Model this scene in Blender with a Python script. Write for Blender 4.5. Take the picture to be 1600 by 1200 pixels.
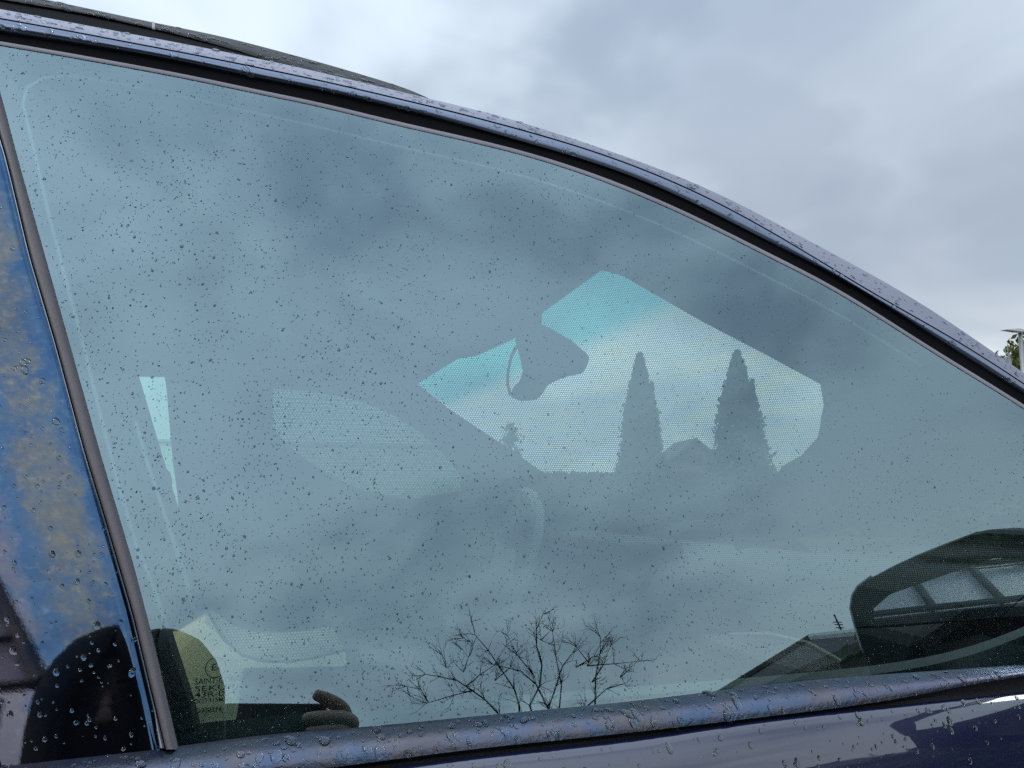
import bpy, bmesh, math, random
import numpy as np
from mathutils import Vector, Matrix
random.seed(7); rng = np.random.default_rng(7)
for _o in list(bpy.data.objects): bpy.data.objects.remove(_o)
S = bpy.context.scene; COL = S.collection
R_ = math.radians
# ------------------------------------------------------------------ camera
FPX = 1209.0
PSI, PHI, THETA, DIST = R_(18.9), R_(7.0), R_(15.0), 0.60
CAM = np.array([0.0, 0.0, 1.27])
FW = np.array([math.sin(PSI)*math.cos(PHI), math.cos(PSI)*math.cos(PHI), math.sin(PHI)])
RT = np.array([math.cos(PSI), -math.sin(PSI), 0.0]); UP = np.cross(RT, FW)
cd = bpy.data.cameras.new('camera'); cam = bpy.data.objects.new('camera', cd); COL.objects.link(cam)
cd.sensor_width = 36.0; cd.lens = 36.0*FPX/1600; cd.clip_start = 0.01; cd.clip_end = 2000
mw = Matrix.Identity(4)
for i in range(3):
    mw[i][0], mw[i][1], mw[i][2], mw[i][3] = RT[i], UP[i], -FW[i], CAM[i]
cam.matrix_world = mw; S.camera = cam
# ------------------------------------------------------------------ node helper
class NT:
    def __init__(s, nt): s.t = nt; nt.nodes.clear()
    def n(s, typ, ins=None, **kw):
        nd = s.t.nodes.new(typ)
        for k, v in kw.items(): setattr(nd, k, v)
        for k, v in (ins or {}).items():
            sk = nd.inputs[k]
            if hasattr(v, 'links') or isinstance(v, bpy.types.NodeSocket): s.t.links.new(v, sk)
            else:
                if sk.type == 'RGBA' and len(v) == 3: v = (*v, 1)
                sk.default_value = v
        return nd
    def m(s, op, a, b=0.0, c=None, clamp=False):
        nd = s.t.nodes.new('ShaderNodeMath'); nd.operation = op; nd.use_clamp = clamp
        for i, v in enumerate((a, b) if c is None else (a, b, c)):
            if isinstance(v, bpy.types.NodeSocket): s.t.links.new(v, nd.inputs[i])
            else: nd.inputs[i].default_value = v
        return nd.outputs[0]
    def mix(s, fac, a, b, blend='MIX'):
        nd = s.t.nodes.new('ShaderNodeMix'); nd.data_type = 'RGBA'; nd.blend_type = blend
        for i, v in ((0, fac), (6, a), (7, b)):
            if isinstance(v, bpy.types.NodeSocket): s.t.links.new(v, nd.inputs[i])
            else: nd.inputs[i].default_value = v if not isinstance(v, tuple) or len(v) == 4 else (*v, 1)
        return nd.outputs[2]
    def step(s, v, lo, hi):
        nd = s.t.nodes.new('ShaderNodeMapRange'); nd.interpolation_type = 'SMOOTHSTEP'
        s.t.links.new(v, nd.inputs[0]); nd.inputs[1].default_value = lo; nd.inputs[2].default_value = hi
        return nd.outputs[0]
    def noise(s, vec, scale, detail=4, rough=.5, dist=0.0, out=0):
        nd = s.n('ShaderNodeTexNoise', {'Scale': scale, 'Detail': detail, 'Roughness': rough, 'Distortion': dist})
        if vec is not None: s.t.links.new(vec, nd.inputs['Vector'])
        return nd.outputs[out]
def pray(x, y):
    d = FW + RT*(x-800)/FPX - UP*(y-600)/FPX
    return d/np.linalg.norm(d)
# ------------------------------------------------------------------ sky
SUN_EL, SUN_ROT = R_(42), R_(240)          # behind cloud, back and to the left
W = bpy.data.worlds.new('World'); S.world = W; W.use_nodes = True
g = NT(W.node_tree)
sky = g.n('ShaderNodeTexSky', sky_type='NISHITA', sun_disc=False, sun_elevation=SUN_EL, sun_rotation=SUN_ROT)
tc = g.n('ShaderNodeTexCoord').outputs['Generated']
sep = g.n('ShaderNodeSeparateXYZ', {0: tc})
el = g.m('MAXIMUM', sep.outputs[2], 0.0)
mp = g.n('ShaderNodeMapping', {'Vector': tc, 'Location': (0.3, 4.2, 1.1), 'Scale': (1, 1, 1.9)}).outputs[0]
n1 = g.noise(mp, 1.9, 4, .5, .5)
n2 = g.noise(mp, 4.6, 3, .5, .35)
dens = g.m('ADD', g.m('MULTIPLY', n1, .68), g.m('MULTIPLY', n2, .32))
bright = g.step(dens, .38, .62)
def patch(px, py, r0, r1, k):
    d = pray(px, py)
    dt = g.n('ShaderNodeVectorMath', {0: tc, 1: tuple(float(v) for v in d)}, operation='DOT_PRODUCT').outputs['Value']
    dt = g.m('ADD', dt, g.m('MULTIPLY', g.m('SUBTRACT', n2, .5), .10))
    return g.m('MULTIPLY', g.step(dt, math.cos(R_(r1)), math.cos(R_(r0))), k)
dark = g.m('ADD', patch(1330, 240, 2, 17, .62), patch(1080, 330, 1, 10, .2), clamp=True)
cl = g.mix(bright, (.455, .55, .675), (.72, .84, .98))
nis = g.mix(1.0, sky.outputs[0], (.13, .13, .13), 'MULTIPLY')
gap = g.step(dens, .50, .34)
col = g.mix(g.m('MULTIPLY', gap, .25), cl, nis)
low = g.m('SUBTRACT', 1.0, g.step(el, 0.0, .62))
col = g.mix(g.m('MULTIPLY', low, g.m('MULTIPLY_ADD', g.step(dens, .43, .56), .75, .22)), col, (1.06, 1.16, 1.22))
col = g.mix(dark, col, (.43, .51, .645))
sd_ = (math.sin(SUN_ROT)*math.cos(SUN_EL), math.cos(SUN_ROT)*math.cos(SUN_EL), math.sin(SUN_EL))
ds = g.n('ShaderNodeVectorMath', {0: tc, 1: sd_}, operation='DOT_PRODUCT').outputs['Value']
ds = g.m('MULTIPLY_ADD', ds, .5, .5)
gain = g.m('MULTIPLY', g.m('MULTIPLY_ADD', el, .46, .80), g.m('MULTIPLY_ADD', g.m('MULTIPLY', ds, ds), .75, .88))   # overcast: brighter towards the zenith and the veiled sun
gnode = g.n('ShaderNodeCombineColor', {0: gain, 1: gain, 2: gain}).outputs[0]
col = g.mix(1.0, col, gnode, 'MULTIPLY')
bg = g.n('ShaderNodeBackground', {'Color': col, 'Strength': 1.0})
g.n('ShaderNodeOutputWorld', {'Surface': bg.outputs[0]})
sd = bpy.data.lights.new('sun', 'SUN'); sd.energy = 1.1; sd.angle = R_(20); sd.color = (1, .96, .9)
sun = bpy.data.objects.new('sun', sd); COL.objects.link(sun)
sdir = Vector((math.sin(SUN_ROT)*math.cos(SUN_EL), math.cos(SUN_ROT)*math.cos(SUN_EL), math.sin(SUN_EL)))
sun.rotation_euler = sdir.to_track_quat('Z', 'Y').to_euler(); sun.location = sdir*50
S.view_settings.view_transform = 'Standard'; S.view_settings.look = 'None'
S.view_settings.exposure = 0; S.view_settings.gamma = 1; S.view_settings.use_curve_mapping = False
S.render.engine = 'CYCLES'
cy = S.cycles
cy.max_bounces = 14; cy.transparent_max_bounces = 32; cy.transmission_bounces = 10; cy.glossy_bounces = 6; cy.diffuse_bounces = 4
cy.caustics_reflective = False; cy.caustics_refractive = False; cy.use_denoising = False
cy.sample_clamp_indirect = 6
# ------------------------------------------------------------------ geometry of the glass plane
NRM = np.array([0.0, -math.cos(THETA), math.sin(THETA)])
P0 = CAM - NRM*DIST
def G(x, y, off=0.0):                       # point on the plane `off` metres outside the glass
    d = pray(x, y); return CAM + d*(((P0 + NRM*off - CAM) @ NRM)/(d @ NRM))
def AY(x, y, yy):                           # point at world depth y
    d = pray(x, y); return CAM + d*(yy/d[1])
def V(x, y, w):                             # real place, w metres in front of the glass, of what the glass mirrors there
    p = G(x, y, -w); return p + NRM*2*w
def PX(p):
    q = np.array(p) - CAM; z = q @ FW
    return (800+FPX*(q @ RT)/z, 600-FPX*(q @ UP)/z)
def curve(pts):
    xs = np.array([p[0] for p in pts], float); ys = np.array([p[1] for p in pts], float)
    n = len(xs); h = np.diff(xs); A = np.zeros((n, n)); b = np.zeros(n); A[0, 0] = A[-1, -1] = 1
    for i in range(1, n-1):
        A[i, i-1], A[i, i], A[i, i+1] = h[i-1], 2*(h[i-1]+h[i]), h[i]
        b[i] = 6*((ys[i+1]-ys[i])/h[i]-(ys[i]-ys[i-1])/h[i-1])
    m = np.linalg.solve(A, b)
    def f(x):
        i = int(np.clip(np.searchsorted(xs, x)-1, 0, n-2)); d = xs[i+1]-xs[i]
        if x < xs[0]:
            return ys[0]+(x-xs[0])*((ys[1]-ys[0])/h[0]-h[0]*m[1]/6)
        if x > xs[-1]:
            return ys[-1]+(x-xs[-1])*((ys[-1]-ys[-2])/h[-1]+h[-1]*m[-2]/6)
        a, c = (xs[i+1]-x)/d, (x-xs[i])/d
        return a*ys[i]+c*ys[i+1]+((a**3-a)*m[i]+(c**3-c)*m[i+1])*d*d/6
    return f
# ------------------------------------------------------------------ objects
def link(name, me, mat=None, parent=None, smooth=True):
    o = bpy.data.objects.new(name, me); COL.objects.link(o)
    for m_ in (mat if isinstance(mat, (list, tuple)) else [mat] if mat else []): me.materials.append(m_)
    if parent is not None: o.parent = parent
    if smooth and len(me.polygons): me.polygons.foreach_set('use_smooth', [True]*len(me.polygons))
    return o
def mesh(name, vs, fs, mat=None, parent=None, smooth=True, uv=None, fmat=None, sharp=None):
    me = bpy.data.meshes.new(name); me.from_pydata([tuple(map(float, v)) for v in vs], [], [tuple(f) for f in fs]); me.update()
    if uv is not None:
        l = me.uv_layers.new(name='UVMap')
        for p in me.polygons:
            for li in p.loop_indices: l.data[li].uv = uv[me.loops[li].vertex_index]
    o = link(name, me, mat, parent, smooth)
    if fmat: me.polygons.foreach_set('material_index', fmat)
    if smooth and sharp:
        me.set_sharp_from_angle(angle=R_(sharp))
    return o
def tag(o, label=None, cat=None, group=None, kind=None):
    for k, v in (('label', label), ('category', cat), ('group', group), ('kind', kind)):
        if v: o[k] = v
    return o
def empty(name, loc, label, cat, group=None):
    o = bpy.data.objects.new(name, None); COL.objects.link(o); o.location = tuple(map(float, loc))
    bpy.context.view_layer.update()
    return tag(o, label, cat, group)
def under(o, parent):                       # parent while the mesh stays in world coordinates
    o.parent = parent; o.matrix_parent_inverse = Matrix.Translation(-Vector(parent.location)) if parent.parent is None else Matrix.Identity(4)
    return o
def loft(rows):                             # rows of equal length -> verts, quads
    n = len(rows[0]); vs = [p for r in rows for p in r]
    fs = [(i*n+j, i*n+j+1, (i+1)*n+j+1, (i+1)*n+j) for i in range(len(rows)-1) for j in range(n-1)]
    return vs, fs
def closed_loft(front, back):               # two grids (rows) joined into a solid
    nr, nc = len(front), len(front[0])
    vs = [p for r in front for p in r]+[p for r in back for p in r]; o = nr*nc
    I = lambda i, j: i*nc+j
    fs = []
    for i in range(nr-1):
        for j in range(nc-1):
            fs.append((I(i, j), I(i, j+1), I(i+1, j+1), I(i+1, j)))
            fs.append((o+I(i, j), o+I(i+1, j), o+I(i+1, j+1), o+I(i, j+1)))
    for j in range(nc-1):
        fs.append((I(0, j), o+I(0, j), o+I(0, j+1), I(0, j+1)))
        fs.append((I(nr-1, j), I(nr-1, j+1), o+I(nr-1, j+1), o+I(nr-1, j)))
    for i in range(nr-1):
        fs.append((I(i, 0), I(i+1, 0), o+I(i+1, 0), o+I(i, 0)))
        fs.append((I(i, nc-1), o+I(i, nc-1), o+I(i+1, nc-1), I(i+1, nc-1)))
    return vs, fs
def fixn(o):
    bm = bmesh.new(); bm.from_mesh(o.data); bmesh.ops.recalc_face_normals(bm, faces=bm.faces); bm.to_mesh(o.data); bm.free(); return o
class MB:
    def __init__(s): s.v = []; s.f = []; s.mi = []
    def add(s, vs, fs, mi=0):
        b = len(s.v); s.v += [tuple(map(float, v)) for v in vs]; s.f += [tuple(b+i for i in f) for f in fs]; s.mi += [mi]*len(fs)
    def box(s, c, sz, rot=None, mi=0):
        c = np.array(c, float); pts = []
        for z in (-1, 1):
            for y in (-1, 1):
                for x in (-1, 1):
                    p = Vector((x*sz[0]/2, y*sz[1]/2, z*sz[2]/2))
                    if rot is not None: p = rot @ p
                    pts.append(c+np.array(p))
        s.add(pts, [(0, 2, 3, 1), (4, 5, 7, 6), (0, 1, 5, 4), (2, 6, 7, 3), (0, 4, 6, 2), (1, 3, 7, 5)], mi)
    def tube(s, pts, rads, n=8, mi=0, cap=True):
        pts = [Vector(tuple(map(float, p))) for p in pts]
        if not hasattr(rads, '__len__'): rads = [rads]*len(pts)
        rings = []; prev = None
        for i, p in enumerate(pts):
            t = (pts[min(i+1, len(pts)-1)]-pts[max(i-1, 0)]).normalized()
            if prev is None: a = t.orthogonal().normalized()
            else:
                a = prev-t*prev.dot(t); a = a.normalized() if a.length > 1e-6 else t.orthogonal().normalized()
            prev = a; b = t.cross(a)
            rings.append([p+(a*math.cos(2*math.pi*k/n)+b*math.sin(2*math.pi*k/n))*rads[i] for k in range(n)])
        vs = [q for r in rings for q in r]
        fs = [(i*n+k, i*n+(k+1) % n, (i+1)*n+(k+1) % n, (i+1)*n+k) for i in range(len(rings)-1) for k in range(n)]
        if cap: fs += [tuple(range(n))[::-1], tuple((len(rings)-1)*n+k for k in range(n))]
        s.add(vs, fs, mi)
    def build(s, name, mat=None, parent=None, smooth=False, sharp=None):
        o = mesh(name, s.v, s.f, mat, None, smooth, None, s.mi if isinstance(mat, (list, tuple)) else None, sharp)
        if parent is not None: under(o, parent)
        return o
def prism(poly, d, mb, mi=0):               # poly: 3-D points in one plane; d: extrusion vector
    n = len(poly); d = np.array(d, float); a = [np.array(p, float) for p in poly]
    mb.add(a+[p+d for p in a], [tuple(range(n)), tuple(range(2*n-1, n-1, -1))]+[(i, n+i, n+(i+1) % n, (i+1) % n) for i in range(n)], mi)
def bevel(o, w, seg=2):
    m_ = o.modifiers.new('bevel', 'BEVEL'); m_.width = w; m_.segments = seg; m_.limit_method = 'ANGLE'; m_.angle_limit = R_(35); return o
# ------------------------------------------------------------------ materials
def mat(name):
    m_ = bpy.data.materials.new(name); m_.use_nodes = True; return m_, NT(m_.node_tree)
def out(g, s): g.n('ShaderNodeOutputMaterial', {'Surface': s})
def simple(name, col, rough=.6, metal=0.0, var=.25, scale=12, bump=0.0, coat=0.0, ior=1.45, spec=.5):
    m_, g = mat(name); tcn = g.n('ShaderNodeTexCoord').outputs['Object']
    nz = g.noise(tcn, scale, 5, .6)
    c = g.mix(nz, tuple(v*(1-var) for v in col), tuple(min(1, v*(1+var)) for v in col))
    ins = {'Base Color': c, 'Roughness': rough, 'Metallic': metal, 'Coat Weight': coat, 'Coat Roughness': .03, 'IOR': ior, 'Specular IOR Level': spec}
    if bump:
        ins['Normal'] = g.n('ShaderNodeBump', {'Strength': bump, 'Distance': .01, 'Height': g.noise(tcn, scale*6, 4, .6)}).outputs[0]
    out(g, g.n('ShaderNodeBsdfPrincipled', ins).outputs[0]); return m_
def pane_material(name, refl, tint, gloss=(.8, .97, 1.0)):
    m_, g = mat(name)
    fr = g.n('ShaderNodeFresnel', {'IOR': 1.5}).outputs[0]
    fac = g.m('ADD', refl, g.m('MULTIPLY', fr, .75), clamp=True)
    tr = g.n('ShaderNodeBsdfTransparent', {'Color': tint}); gl = g.n('ShaderNodeBsdfGlossy', {'Color': gloss, 'Roughness': 0.0})
    out(g, g.n('ShaderNodeMixShader', {0: fac, 1: tr.outputs[0], 2: gl.outputs[0]}).outputs[0]); return m_
def clear_material(name, tint):
    m_, g = mat(name); out(g, g.n('ShaderNodeBsdfTransparent', {'Color': tint}).outputs[0]); return m_
M = {}
M['glass'] = pane_material('coated side glass', .245, (.84, .97, .94), (.68, .91, .98))
M['glass_in'] = clear_material('inner glass face', (.93, .98, .965))
M['farglass'] = pane_material('far glass', .04, (.72, .86, .80))
M['rubber'] = simple('black rubber', (.012, .012, .014), .6)
M['black'] = simple('black plastic', (.012, .013, .015), .5)
M['wheel'] = simple('wheel leather', (.16, .165, .17), .35)
M['ditch'] = simple('deep black rubber', (.006, .006, .0075), .95, spec=.08)
M['rail'] = simple('roof rail', (.022, .022, .024), .6, 0, .15, 30)
M['headliner'] = simple('headliner', (.055, .06, .065), .9)
M['interior'] = simple('dark trim', (.032, .035, .038), .6)
M['cap'] = simple('door cap', (.035, .06, .058), .5)
M['cream'] = simple('cream leather', (.84, .79, .50), .55, 0, .06, 6, .1)
M['bead'] = simple('grey seal', (.48, .51, .52), .4)
M['ink'] = simple('black etching', (.01, .012, .012), .6)
M['lip'] = simple('grey lip', (.26, .25, .29), .45)
M['strip'] = simple('brown grey rubber', (.155, .135, .145), .5, 0, .18, 40, .05)
M['rimpale'] = simple('pale rim', (.55, .52, .56), .4)
M['chrome'] = simple('bright edge', (.62, .66, .72), .12, 1)
M['skin'] = simple('skin', (.42, .26, .19), .5)
M['jacket'] = simple('dark jacket', (.006, .007, .009), .9)
M['trousers'] = simple('trousers', (.02, .025, .04), .8)
M['hair'] = simple('hair', (.03, .02, .015), .6)
M['screen'] = simple('phone screen', (.01, .01, .012), .1)
M['phone'] = simple('phone body', (.01, .01, .012), .5)
M['bark'] = simple('bark', (.022, .019, .017), .9)
M['wall'] = simple('house brick', (.11, .075, .06), .85)
M['render'] = simple('pale render', (.62, .66, .62), .85, 0, .12, 2)
M['roof'] = simple('roof tiles', (.055, .05, .052), .8, 0, .4, 6)
M['verge'] = simple('pale verge', (.45, .45, .44), .6)
M['pane'] = simple('house pane', (.03, .035, .04), .1)
M['steel'] = simple('galvanised steel', (.30, .31, .32), .45, .6)
M['bar'] = simple('dark bars', (.03, .03, .034), .6)
m_, g = mat('polycarbonate sheet'); p_ = g.n('ShaderNodeBsdfPrincipled', {'Base Color': (.74, .71, .76, 1), 'Roughness': .35}); t_ = g.n('ShaderNodeBsdfTranslucent', {'Color': (.62, .58, .64, 1)})
out(g, g.n('ShaderNodeMixShader', {0: .3, 1: p_.outputs[0], 2: t_.outputs[0]}).outputs[0]); M['poly'] = m_
M['tyre'] = simple('tyre', (.02, .02, .02), .85)
M['inner_panel'] = simple('inner_panel', (.50, .40, .39), .5)
M['paper'] = simple('cream paper', (.75, .66, .48), .7, 0, .1)
def foliage(name, a, b):
    m_, g = mat(name); geo = g.n('ShaderNodeNewGeometry')
    c = g.mix(geo.outputs['Random Per Island'], a, b)
    p = g.n('ShaderNodeBsdfPrincipled', {'Base Color': c, 'Roughness': .65}); t = g.n('ShaderNodeBsdfTranslucent', {'Color': c})
    out(g, g.n('ShaderNodeMixShader', {0: .3, 1: p.outputs[0], 2: t.outputs[0]}).outputs[0]); return m_
M['thuja'] = foliage('thuja leaves', (.018, .035, .02), (.05, .085, .04))
M['leaf'] = foliage('hedge leaves', (.03, .05, .018), (.08, .11, .035))
M['olive'] = foliage('olive leaves', (.06, .075, .012), (.15, .16, .03))
# weathered, iridescent trims: the colour sits in the oxidised film, so it tints the reflection
def weathered(name, kind):
    m_, g = mat(name); uv = g.n('ShaderNodeTexCoord').outputs['UV']
    sp = g.n('ShaderNodeSeparateXYZ', {0: uv}); u, v = sp.outputs[0], sp.outputs[1]
    if kind == 'sill': uv = g.n('ShaderNodeMapping', {'Vector': uv, 'Scale': (1, .03, 1)}).outputs[0]
    big = g.noise(uv, 6.5 if kind == 'pillar' else 16, 6, .62, .6); fine = g.noise(uv, 130, 5, .7); mid = g.noise(uv, 38, 5, .65, .4)
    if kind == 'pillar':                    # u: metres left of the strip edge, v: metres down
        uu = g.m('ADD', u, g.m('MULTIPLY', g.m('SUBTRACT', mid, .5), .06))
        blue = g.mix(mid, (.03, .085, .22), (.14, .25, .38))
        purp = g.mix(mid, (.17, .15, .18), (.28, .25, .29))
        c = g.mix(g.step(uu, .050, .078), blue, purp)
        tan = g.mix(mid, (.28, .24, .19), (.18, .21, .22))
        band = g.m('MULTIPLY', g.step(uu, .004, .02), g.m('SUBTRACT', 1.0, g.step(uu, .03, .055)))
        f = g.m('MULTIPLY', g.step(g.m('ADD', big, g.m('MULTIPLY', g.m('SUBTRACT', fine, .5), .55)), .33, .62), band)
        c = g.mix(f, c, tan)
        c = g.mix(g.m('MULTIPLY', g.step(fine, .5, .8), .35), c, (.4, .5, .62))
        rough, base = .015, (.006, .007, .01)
    else:
        blue = g.mix(mid, (.09, .14, .25), (.22, .29, .42))
        brn = g.mix(mid, (.13, .115, .125), (.28, .26, .29))
        lav = g.mix(mid, (.22, .22, .32), (.40, .40, .52))
        c = g.mix(g.step(g.m('ADD', big, g.m('MULTIPLY', g.m('SUBTRACT', mid, .5), .6)), .36, .66), blue, brn)
        vv = g.m('ADD', v, g.m('MULTIPLY', g.m('SUBTRACT', mid, .5), .5))
        c = g.mix(g.m('MULTIPLY', g.step(vv, .62, .3), .55), c, brn)
        c = g.mix(g.m('MULTIPLY', g.step(u, .60, .95), .7), c, lav)
        rough, base = .22, (.02, .022, .03)
    bmp = g.n('ShaderNodeBump', {'Strength': .004 if kind == 'pillar' else .3, 'Distance': .002, 'Height': fine}).outputs[0]
    gl = g.n('ShaderNodeBsdfGlossy', {'Color': c, 'Roughness': rough, 'Normal': bmp})
    df = g.n('ShaderNodeBsdfDiffuse', {'Color': base})
    out(g, g.n('ShaderNodeMixShader', {0: .62 if kind == 'pillar' else .68, 1: df.outputs[0], 2: gl.outputs[0]}).outputs[0]); return m_
M['pillar'] = weathered('weathered gloss pillar film', 'pillar')
M['sill'] = weathered('weathered anodised trim', 'sill')
def brushed(name, a, b, rough):
    m_, g = mat(name); uv = g.n('ShaderNodeTexCoord').outputs['UV']
    mp = g.n('ShaderNodeMapping', {'Vector': uv, 'Scale': (6, 60, 1)}).outputs[0]
    c = g.mix(g.noise(mp, 1.5, 5, .65), a, b); c = g.mix(g.m('MULTIPLY', g.noise(uv, 22, 4), .5), c, tuple(v*.7 for v in a))
    out(g, g.n('ShaderNodeBsdfPrincipled', {'Base Color': c, 'Metallic': .95, 'Roughness': rough}).outputs[0]); return m_
M['lav'] = brushed('lavender anodised edge', (.235, .235, .305), (.36, .355, .44), .3)
M['blueband'] = brushed('blue grey trim band', (.17, .205, .29), (.32, .35, .44), .22)
m_, g = mat('navy car paint'); tcn = g.n('ShaderNodeTexCoord').outputs['Object']
fl = g.noise(tcn, 900, 2)
c = g.mix(fl, (.004, .006, .03), (.012, .018, .065))
bmp = g.n('ShaderNodeBump', {'Strength': .04, 'Distance': .002, 'Height': g.noise(tcn, 25, 3)}).outputs[0]
pb = g.n('ShaderNodeBsdfPrincipled', {'Base Color': c, 'Roughness': .3, 'Metallic': .2, 'Coat Weight': 1.0, 'Coat Roughness': .015, 'Coat IOR': 1.95, 'Coat Normal': bmp})
out(g, pb.outputs[0]); M['paint'] = m_
# water
m_, g = mat('rain water')
fr = g.n('ShaderNodeFresnel', {'IOR': 1.42}).outputs[0]
tr = g.n('ShaderNodeBsdfTransparent', {'Color': (.57, .63, .66)}); gl = g.n('ShaderNodeBsdfGlossy', {'Color': (1, 1, 1), 'Roughness': .02})  # dark tint stands in for the sky reflection missing at each drop
out(g, g.n('ShaderNodeMixShader', {0: fr, 1: tr.outputs[0], 2: gl.outputs[0]}).outputs[0]); M['water'] = m_
m_, g = mat('rain beads')
out(g, g.n('ShaderNodeBsdfGlass', {'Color': (.97, 1, 1), 'Roughness': 0.0, 'IOR': 1.33}).outputs[0]); M['beadwater'] = m_
# perforated sunshade net: triangular lattice of holes
def net(name, pitch, thr, col):
    m_, g = mat(name); uv = g.n('ShaderNodeTexCoord').outputs['UV']
    k = 4*math.pi/(math.sqrt(3)*pitch); tot = None
    for a in (0.52, 0.52+2*math.pi/3, 0.52+4*math.pi/3):
        d = g.n('ShaderNodeVectorMath', {0: uv, 1: (k*math.cos(a), k*math.sin(a), 0)}, operation='DOT_PRODUCT').outputs['Value']
        cs = g.m('COSINE', d); tot = cs if tot is None else g.m('ADD', tot, cs)
    hole = g.step(tot, thr-.35, thr+.35)
    df = g.n('ShaderNodeBsdfDiffuse', {'Color': col}); tr = g.n('ShaderNodeBsdfTransparent', {'Color': (1, 1, 1)})
    out(g, g.n('ShaderNodeMixShader', {0: hole, 1: df.outputs[0], 2: tr.outputs[0]}).outputs[0]); return m_
M['net'] = net('sunshade net', .0023, -.35, (.05, .055, .06))
M['net2'] = net('far sunshade net', .0040, .55, (.06, .065, .07))
# windscreen: teal shade band along its top, faint stress colours of tempered glass
m_, g = mat('windscreen glass'); uv = g.n('ShaderNodeTexCoord').outputs['UV']
v = g.n('ShaderNodeSeparateXYZ', {0: uv}).outputs[1]
st = g.n('ShaderNodeTexNoise', {'Scale': 5.0, 'Detail': 2.0, 'Vector': g.n('ShaderNodeMapping', {'Vector': uv, 'Scale': (1, 2.6, 1), 'Rotation': (0, 0, .6)}).outputs[0]})
hue = g.mix(g.step(st.outputs[0], .42, .58), (.70, .86, .98), (.97, .98, .72))
hue = g.mix(.55, hue, (.90, .97, .92))
c = g.mix(g.step(v, .20, .30), (.13, .70, .68), hue)
tr = g.n('ShaderNodeBsdfTransparent', {'Color': c}); gl = g.n('ShaderNodeBsdfGlossy', {'Color': (1, 1, 1), 'Roughness': 0.0})
out(g, g.n('ShaderNodeMixShader', {0: .05, 1: tr.outputs[0], 2: gl.outputs[0]}).outputs[0]); M['windscreen'] = m_
# ground
m_, g = mat('wet asphalt'); tcn = g.n('ShaderNodeTexCoord').outputs['Object']
nz = g.noise(tcn, .6, 5); c = g.mix(g.noise(tcn, 60, 4), (.028, .029, .031), (.075, .075, .077))
rg = g.n('ShaderNodeMapRange', {0: nz, 1: .35, 2: .65, 3: .12, 4: .6}).outputs[0]
out(g, g.n('ShaderNodeBsdfPrincipled', {'Base Color': c, 'Roughness': rg}).outputs[0]); M['asphalt'] = m_
M['grass'] = simple('lawn', (.045, .075, .02), .9, 0, .5, 3)
# ================================================================== SETTING
o = mesh('ground', [(-600, -600, -.004), (600, -600, -.004), (600, 600, -.004), (-600, 600, -.004)], [(0, 1, 2, 3)], M['grass'], smooth=False); tag(o, kind='structure')
o = mesh('driveway', [(-14, -9, 0), (22, -9, 0), (22, 13, 0), (-14, 13, 0)], [(0, 1, 2, 3)], M['asphalt'], smooth=False); tag(o, kind='structure')
# ================================================================== CAR
car = empty('parked_car', (0.3, 1.3, 0), 'dark navy car with wet weathered trims seen close up at its side window', 'car')
def part(o): return under(o, car)
E0 = curve([(-150, -16), (0, 14), (100, 33), (200, 52), (300, 71), (400, 91), (500, 113), (600, 137), (700, 161), (800, 187), (920, 225), (1035, 266), (1120, 302), (1230, 358), (1325, 409), (1440, 475), (1545, 545), (1600, 583), (1760, 700)])
E1 = curve([(-150, 2), (0, 29), (100, 47), (200, 66), (300, 85), (400, 105), (500, 126), (600, 149), (700, 173), (800, 199), (965, 250), (1125, 319), (1250, 389), (1375, 464), (1490, 530), (1600, 600), (1760, 712)])
E2 = curve([(-150, 20), (0, 47), (100, 63), (200, 80), (300, 99), (400, 120), (500, 140), (600, 163), (700, 188), (800, 216), (1000, 280), (1100, 325), (1200, 376), (1300, 428), (1450, 519), (1600, 614), (1760, 724)])
E3 = curve([(-150, 40), (0, 65), (100, 82), (200, 100), (300, 119), (400, 140), (500, 161), (600, 185), (700, 208), (800, 232), (1000, 300), (1100, 345), (1200, 395), (1300, 447), (1450, 540), (1600, 633), (1760, 742)])
T0 = curve([(-250, 1211), (0, 1190), (146, 1178), (277, 1166), (400, 1150), (542, 1138), (775, 1116), (1000, 1094), (1142, 1077), (1300, 1060), (1450, 1049), (1600, 1038), (1760, 1026)])
T1 = curve([(-250, 1285), (0, 1259), (250, 1230), (512, 1200), (737, 1171), (1000, 1143), (1170, 1123), (1337, 1102), (1412, 1090), (1500, 1073), (1600, 1056), (1760, 1030)])
PN = curve([(-250, 1303), (0, 1275), (250, 1244), (512, 1213), (737, 1183), (1000, 1153), (1150, 1131), (1375, 1105), (1600, 1081), (1760, 1064)])
SL = lambda y: float(np.interp(y, [-60, 60, 155, 250, 400, 539, 700, 815, 960, 1170, 1300], [-84, -48, -19, 9, 45, 86, 129, 164, 206, 256, 288]))
SR = lambda y: float(np.interp(y, [-60, 60, 155, 250, 400, 550, 700, 885, 1000, 1165, 1300], [-60, -24, 3, 28, 70, 112, 154, 209, 239, 277, 309]))
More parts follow.
